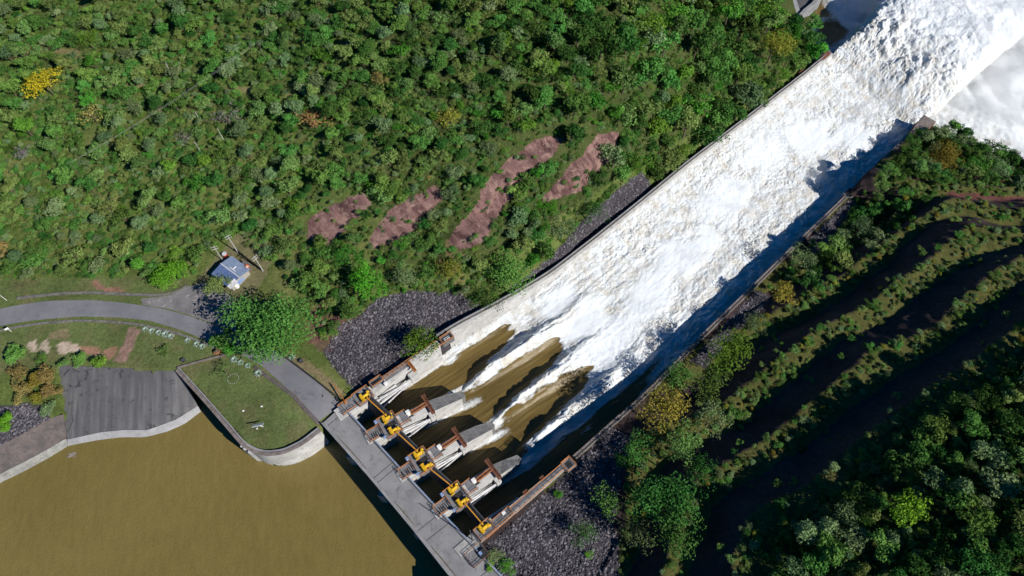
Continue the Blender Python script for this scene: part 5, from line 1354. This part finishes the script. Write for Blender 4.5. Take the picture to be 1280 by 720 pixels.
dens_r = np.where(Lq > 3.45, .95, 0) + np.where((Lq < -1.4), .8, 0)
dens_r = np.where((Lq <= 3.45) & (Lq >= -1.4), 0, dens_r)
wall_strip = rt & (seg_dist(x, y, WR[::8]) < 24) & (Lq < -.35) & (u > 880)
dens_r = np.where(wall_strip, .6, dens_r)
keep = RNG.random(len(x)) < np.where(rt, dens_r, dens_l)
tall = sstep(620, 820, u) * (~rt) + rt * .15
rad = (1.0 + 2.9 * RNG.random(len(x)) ** 2.3) * (1 + .75 * tall * RNG.random(len(x)) + .25 * tall)
order = np.argsort(-rad * (.6 + .8 * RNG.random(len(x))))
sel = []; cell = {}
SP = np.array(SPECIAL)
for i in order:
    if not keep[i]: continue
    px, py, pr = x[i], y[i], rad[i]
    if np.any(np.hypot(SP[:, 0] - px, SP[:, 1] - py) < SP[:, 2] * .9 + pr * .6): continue
    cx_, cy_ = int(px // 8), int(py // 8); good = True
    for a in (-1, 0, 1):
        for b in (-1, 0, 1):
            for (qx, qy, qr) in cell.get((cx_ + a, cy_ + b), ()):
                if (qx - px) ** 2 + (qy - py) ** 2 < (np.interp(qx, [-200, -60, 20], [.60, .56, .50]) * (qr + pr)) ** 2: good = False; break
            if not good: break
        if not good: break
    if good: cell.setdefault((cx_, cy_), []).append((px, py, pr)); sel.append(i)
sel = np.array(sel)
x, y, z, u, v, d, rad, rt = (a[sel] for a in (x, y, z, u, v, d, rad, rt))
kinds = list(KINDS)
cl = fbm(x / 18, y / 18, 3)
pick = RNG.random(len(x)); kd = np.empty(len(x), object)
for i in range(len(x)):
    r = pick[i]; c_ = cl[i]
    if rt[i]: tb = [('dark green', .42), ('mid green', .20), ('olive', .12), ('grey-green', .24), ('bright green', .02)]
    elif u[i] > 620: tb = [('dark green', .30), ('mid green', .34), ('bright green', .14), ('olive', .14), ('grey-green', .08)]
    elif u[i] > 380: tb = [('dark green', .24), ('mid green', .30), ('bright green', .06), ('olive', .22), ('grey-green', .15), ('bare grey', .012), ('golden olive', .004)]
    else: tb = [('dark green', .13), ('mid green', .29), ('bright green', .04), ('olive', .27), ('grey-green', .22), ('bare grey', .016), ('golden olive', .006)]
    r = (r * .75 + .25 * (c_ * .5 + .5)) ; acc = 0
    tot = sum(q_[1] for q_ in tb)
    r = (r * 1.25 - .12) % 1.0
    for k_, p_ in tb:
        acc += p_ / tot
        if r <= acc: kd[i] = k_; break
    else: kd[i] = tb[0][0]
shp = RNG.integers(0, 3, len(x)); hk = RNG.uniform(.72, 1.05, len(x)) * np.where(u > 620, 1.15, 1.0)
zc_ = z + rad * hk
uc, vc, dc = proj(np.stack([x, y, zc_], -1))
inside = (uc > 8) & (uc < 1272) & (vc > 8) & (vc < 712)
app = np.where(inside, rad / dc, 0)
big = np.argsort(-app)[:255]
print('forest', len(x), 'inside', int(inside.sum()))
MARKS = [('the golden yellow tree', 56, 104), ('the rust brown tree', 392, 152), ('the blue roofed house', 288, 338), ('the leftmost red cutting', 420, 273), ('the second red cutting', 505, 268),
         ('the largest red cutting', 625, 240), ('the rightmost red cutting', 724, 208), ('the curved road', 110, 375), ('the hillside track', 230, 108), ('the grey leafless bush', 27, 190),
         ('the tall white trunk', 250, 185), ('the top left corner', 0, 0), ('the lower wire pole', 106, 226), ('the upper wire pole', 333, 78), ("the golden dry tree", 562, 150),
         ('the dome shaped tree', 637, 343), ("the dark bushy tree", 735, 262), ("the olive gold tree", 968, 57), ('the rusty end block', 1028, 72), ('the concrete ramp', 992, 8),
         ("the middle top edge", 640, 0), ("the top edge over the cuttings", 760, 0), ('the forest middle', 860, 110), ('the chute wall bend', 860, 205), ('the lime green tree', 1141, 640),
         ('the bottom right corner', 1280, 720), ('the highest lit terrace', 1160, 498), ("the stony bank's lowest tree", 846, 672), ('the bottom edge', 960, 720), ('the end block by the river', 1156, 155),
         ('the yellow leaved tree', 977, 367), ('the large round tree', 916, 440), ('the right edge', 1280, 540), ('the wall buttress', 1063, 241), ("the broad gold tree", 1178, 190), ('the second lit terrace', 1010, 690)]
MK = np.array([(a, b) for _, a, b in MARKS])
DIRS = ['right of', 'upper right of', 'above', 'upper left of', 'left of', 'lower left of', 'below', 'lower right of']
ORD = ['the nearest', 'second nearest', 'third nearest', 'fourth nearest', 'fifth nearest', 'sixth nearest', 'seventh nearest', 'eighth nearest', 'ninth nearest', 'tenth nearest']
buck = {}
for i in big:
    dd = np.hypot(MK[:, 0] - uc[i], MK[:, 1] - vc[i]); m = int(np.argmin(dd))
    a = math.atan2(-(vc[i] - MK[m, 1]), uc[i] - MK[m, 0]); k8 = int(round(a / (math.pi / 4))) % 8
    sz = 'large' if app[i] > np.quantile(app[big], .75) else ('small' if app[i] < np.quantile(app[big], .35) else 'medium')
    buck.setdefault((m, k8, kd[i]), []).append((dd[m], i, sz))
for (m, k8, kk), lst in buck.items():
    lst.sort()
    for r, (dd_, i, sz) in enumerate(lst):
        lab = f"{sz} {kk} tree {DIRS[k8]} {MARKS[m][0]}" + (f", {ORD[min(r, 9)]}" if len(lst) > 1 else '')
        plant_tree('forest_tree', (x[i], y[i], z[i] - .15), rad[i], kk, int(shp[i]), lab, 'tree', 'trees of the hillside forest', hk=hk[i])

# every tree kind needs one planted crown as the source of the distant ones
def scatter(name, pts, scl, hks, rot, kind_id, sources, label, cat, mats=None):
    me = bpy.data.meshes.new(name); me.vertices.add(len(pts)); me.vertices.foreach_set('co', np.asarray(pts, np.float32).ravel())
    for nm_, arr, ty in (('scl', scl, 'FLOAT'), ('hk', hks, 'FLOAT'), ('rot', rot, 'FLOAT'), ('kid', kind_id, 'INT')):
        a = me.attributes.new(nm_, ty, 'POINT'); a.data.foreach_set('value', np.asarray(arr, np.float32 if ty == 'FLOAT' else np.int32))
    o = bpy.data.objects.new(name, me); C.objects.link(o)
    ng = bpy.data.node_groups.new(name + '_nodes', 'GeometryNodeTree')
    ng.interface.new_socket('Geometry', in_out='INPUT', socket_type='NodeSocketGeometry'); ng.interface.new_socket('Geometry', in_out='OUTPUT', socket_type='NodeSocketGeometry')
    gi = ng.nodes.new('NodeGroupInput'); go = ng.nodes.new('NodeGroupOutput'); jn_ = ng.nodes.new('GeometryNodeJoinGeometry')
    def na(nm_, ty):
        n = ng.nodes.new('GeometryNodeInputNamedAttribute'); n.data_type = ty; n.inputs['Name'].default_value = nm_; return n.outputs['Attribute']
    s = na('scl', 'FLOAT'); h = na('hk', 'FLOAT'); r = na('rot', 'FLOAT'); kd_ = na('kid', 'INT')
    mul = ng.nodes.new('ShaderNodeMath'); mul.operation = 'MULTIPLY'; ng.links.new(s, mul.inputs[0]); ng.links.new(h, mul.inputs[1])
    cs_ = ng.nodes.new('ShaderNodeCombineXYZ'); ng.links.new(s, cs_.inputs[0]); ng.links.new(s, cs_.inputs[1]); ng.links.new(mul.outputs[0], cs_.inputs[2])
    cr = ng.nodes.new('ShaderNodeCombineXYZ'); ng.links.new(r, cr.inputs[2])
    for k, src in sources.items():
        if isinstance(src, bpy.types.Object):
            oi = ng.nodes.new('GeometryNodeObjectInfo'); oi.transform_space = 'ORIGINAL'; oi.inputs['Object'].default_value = src; oi.inputs['As Instance'].default_value = False
            geo = oi.outputs['Geometry']
        else: geo = src(ng)
        cp = ng.nodes.new('FunctionNodeCompare'); cp.data_type = 'INT'; cp.operation = 'EQUAL'; ng.links.new(kd_, cp.inputs[2]); cp.inputs[3].default_value = k
        ip = ng.nodes.new('GeometryNodeInstanceOnPoints'); ng.links.new(gi.outputs[0], ip.inputs['Points']); ng.links.new(cp.outputs[0], ip.inputs['Selection'])
        ng.links.new(geo, ip.inputs['Instance']); ng.links.new(cr.outputs[0], ip.inputs['Rotation']); ng.links.new(cs_.outputs[0], ip.inputs['Scale'])
        ng.links.new(ip.outputs[0], jn_.inputs[0])
    ng.links.new(jn_.outputs[0], go.inputs[0])
    md = o.modifiers.new('scatter', 'NODES'); md.node_group = ng
    return tag(o, label, cat, kind='stuff')
src_keys = {k: i for i, k in enumerate(FIRST)}
def source_for(kind, shape):
    for s in (shape, (shape + 1) % 3, (shape + 2) % 3):
        if (kind, s) in src_keys and FIRST[(kind, s)].data.name.startswith('crown') and FIRST[(kind, s)].data in UNIT.values(): return src_keys[(kind, s)]
    return src_keys[next(k for k in FIRST if FIRST[k].data in UNIT.values())]
rest = np.setdiff1d(np.arange(len(x)), big)
kid = [source_for(kd[i], int(shp[i])) for i in rest]
SRC = {i: FIRST[k] for k, i in src_keys.items() if FIRST[k].data in UNIT.values()}
scatter('forest', np.stack([x, y, z - .15], -1)[rest], rad[rest], hk[rest], RNG.uniform(0, 6.28, len(rest)), kid, SRC, 'mass of smaller mixed trees covering the hillsides on both sides', 'forest')

# undergrowth: low shrubs between the trees and on the terraces
n_try = 130000
x = RNG.uniform(-290, 320, n_try); y = RNG.uniform(-60, 390, n_try)
ok, u, v, d, z = allowed(x, y, 2); ok &= (u > -110) & (u < 1400) & (v > -130) & (v < 830) & (z > RIVER_Z + 3)
rt = ((x - cxm[0, 0]) * -cd_[1] + (y - cxm[0, 1]) * cd_[0]) < 0
Lq = tps_r(x, y) + fbm(x / 14, y / 14, 4) * .13; fq = Lq + .13 - np.floor(Lq + .13)
on_bench = (fq < .40) & (Lq > -1.6) & (Lq < 3.4)
pr = np.where(rt, np.where(on_bench, .8, np.where((Lq > 3.3) | (Lq < -1.3), .9, .06)), .95)
pr = pr * (1 - .45 * sstep(.1, .4, fbm(x / 13 + 8, y / 13, 3)) * (~rt))
clear = np.zeros(len(x), bool)
for ln, wd in (([(20, 70), (60, 62), (95, 66)], 6), ([(140, 108), (200, 106), (250, 110), (315, 112)], 5)): clear |= seg_dist(u, v, ln) < wd
ok &= ~clear & (RNG.random(n_try) < pr)
x, y, z, u, rt, on_bench = (a[ok] for a in (x, y, z, u, rt, on_bench))
rad2 = RNG.uniform(.45, 1.5, len(x)) * np.where(rt & on_bench, .85, 1) * np.where(RNG.random(len(x)) < .1, 1.5, 1)
kl = np.where(rt & on_bench, RNG.choice(['olive', 'grey-green', 'golden olive', 'mid green'], len(x), p=[.42, .26, .07, .25]), RNG.choice(['olive', 'mid green', 'grey-green', 'dark green', 'bright green'], len(x), p=[.34, .34, .14, .15, .03]))
kid = [source_for(k_, i % 3) for i, k_ in enumerate(kl)]
print('undergrowth', len(x))
scatter('undergrowth', np.stack([x, y, z - rad2 * .25], -1), rad2, RNG.uniform(.55, .9, len(x)), RNG.uniform(0, 6.28, len(x)), kid, SRC, 'low mixed scrub and weeds on the slopes and terraces', 'scrub')

# ------------------------------------------------------------------ riprap stones
def stone_source(seed, rad_=1.0):
    def make(ng):
        ic = ng.nodes.new('GeometryNodeMeshIcoSphere'); ic.inputs['Radius'].default_value = rad_; ic.inputs['Subdivisions'].default_value = 2
        nz_ = ng.nodes.new('ShaderNodeTexNoise'); nz_.noise_dimensions = '4D'; nz_.inputs['Scale'].default_value = .9; nz_.inputs['W'].default_value = seed * 3.7
        sub = ng.nodes.new('ShaderNodeVectorMath'); sub.operation = 'SUBTRACT'; sub.inputs[1].default_value = (.5, .5, .5); ng.links.new(nz_.outputs['Color'], sub.inputs[0])
        sc = ng.nodes.new('ShaderNodeVectorMath'); sc.operation = 'SCALE'; sc.inputs['Scale'].default_value = 1.7; ng.links.new(sub.outputs[0], sc.inputs[0])
        sp = ng.nodes.new('GeometryNodeSetPosition'); ng.links.new(ic.outputs['Mesh'], sp.inputs['Geometry']); ng.links.new(sc.outputs[0], sp.inputs['Offset'])
        sm = ng.nodes.new('GeometryNodeSetMaterial'); sm.inputs['Material'].default_value = M['rock']; ng.links.new(sp.outputs[0], sm.inputs['Geometry'])
        return sm.outputs[0]
    return make
ROCKS = {k: stone_source(k + 1) for k in range(5)}
def riprap(name, polys, n, label, cat='rocks', size=(.11, .42)):
    bb = [tuple(at(*p)) for pl_ in polys for p in pl_]; bx = np.array(bb)
    x = RNG.uniform(bx[:, 0].min() - 2, bx[:, 0].max() + 2, n); y = RNG.uniform(bx[:, 1].min() - 2, bx[:, 1].max() + 2, n); z = hz(x, y)
    u, v, _ = proj(np.stack([x, y, z], -1)); w_ = fbm(x / 5, y / 5, 3) * 6
    ok = np.zeros(n, bool)
    for pl_ in polys: ok |= in_poly(u + w_, v - w_, pl_)
    ok &= ~wet(x, y)
    ok &= (seg_dist(x, y, WL[::8]) > 1.6) & (seg_dist(x, y, WR[::8]) > 1.2)
    for Mx, x0, x1 in ((LAM, -9, 27), (RAM, -9, 30)):
        im = np.array(Mx.inverted()); lx_ = im[0, 0] * x + im[0, 1] * y + im[0, 3]; ly_ = im[1, 0] * x + im[1, 1] * y + im[1, 3]
        ok &= ~((lx_ > x0) & (lx_ < x1) & (np.abs(ly_) < 2.3))
    x, y, z = x[ok], y[ok], z[ok]; s = size[0] + (size[1] - size[0]) * RNG.random(len(x)) ** 3
    print(name, len(x))
    scatter(name, np.stack([x, y, z + s * .1], -1), s, RNG.uniform(.6, 1.0, len(x)), RNG.uniform(0, 6.28, len(x)), RNG.integers(0, 5, len(x)), ROCKS, label, cat)
riprap('riprap_stones', [RIPRAP_L, RIPRAP_W], 110000, 'dark purplish riprap stones on the left bank above the chute wall')
riprap('riprap_stones', [RIPRAP_R, *RIPRAP_E], 210000, 'dark grey riprap stones on the right bank beside the railing')
riprap('riprap_stones', [RIPRAP_S], 9000, 'grey shore stones above the rock slope at the far left')

# ------------------------------------------------------------------ spray rising from the flood
def spray(name, spots, dens, label, nscale, sharp, step_scale=1.0):
    bm = BM()
    for (p, r, sq) in spots:
        bmesh.ops.create_icosphere(bm, subdivisions=3, radius=1, matrix=Matrix.Translation(p) @ Matrix.Diagonal((r, r, r * sq, 1)))
    m, t, o = newmat(name + ' mist')
    pv = N(t, 'ShaderNodeVolumePrincipled'); pv.inputs['Color'].default_value = (1, 1, 1, 1); pv.inputs['Anisotropy'].default_value = -.2
    tc = N(t, 'ShaderNodeTexCoord')
    n = N(t, 'ShaderNodeTexNoise'); n.inputs['Scale'].default_value = nscale; n.inputs['Detail'].default_value = 4; n.inputs['Roughness'].default_value = .58
    t.links.new(tc.outputs['Object'], n.inputs['Vector'])
    mr = N(t, 'ShaderNodeMapRange'); mr.inputs['From Min'].default_value = sharp; mr.inputs['From Max'].default_value = sharp + .25; mr.inputs['To Max'].default_value = dens
    t.links.new(n.outputs['Fac'], mr.inputs['Value']); t.links.new(mr.outputs[0], pv.inputs['Density']); t.links.new(pv.outputs[0], o.inputs['Volume'])
    if len(spots) > 1:
        pass
    ob = obj(name, bm, m)
    rm = ob.modifiers.new('merge', 'REMESH'); rm.mode = 'VOXEL'; rm.voxel_size = 2.0
    return tag(ob, label, 'spray', kind='stuff')
def ch(u, v, up): 
    k = np.argmin((cu - u) ** 2 + (cv - v) ** 2); i, j = np.unravel_index(k, cu.shape); return Vector((CHX[i, j], CHY[i, j], CHZ[i, j] + up))
ec = Vector((*endc, RIVER_Z)); J = Vector((*jd, 0)); JN = Vector((*jn, 0))
spray('river_spray', [(ec + J * 55 + Vector((0, 0, 8)), 34, .55), (ec + J * 85 - JN * 10 + Vector((0, 0, 12)), 42, .55), (ec + J * 95 + JN * 35 + Vector((0, 0, 10)), 38, .5), (ec + J * 70 - JN * 42 + Vector((0, 0, 8)), 34, .5), (ec + J * 120 - JN * 40 + Vector((0, 0, 12)), 46, .5)], .04, 'white cloud of spray drifting over the river at the upper right', .075, .42)

spray('chute_spray', [(ch(775, 425, 2), 13, .35), (ch(800, 390, 2), 12, .35), (ch(850, 320, 2), 13, .35), (ch(905, 245, 2), 14, .35), (ch(960, 185, 2), 15, .35), (ch(1090, 160, 2), 13, .35), (ch(1000, 215, 2), 11, .35), (ch(735, 400, 2), 10, .35)], .035, 'thin white spray drifting just above the foaming chute', .10, .45)
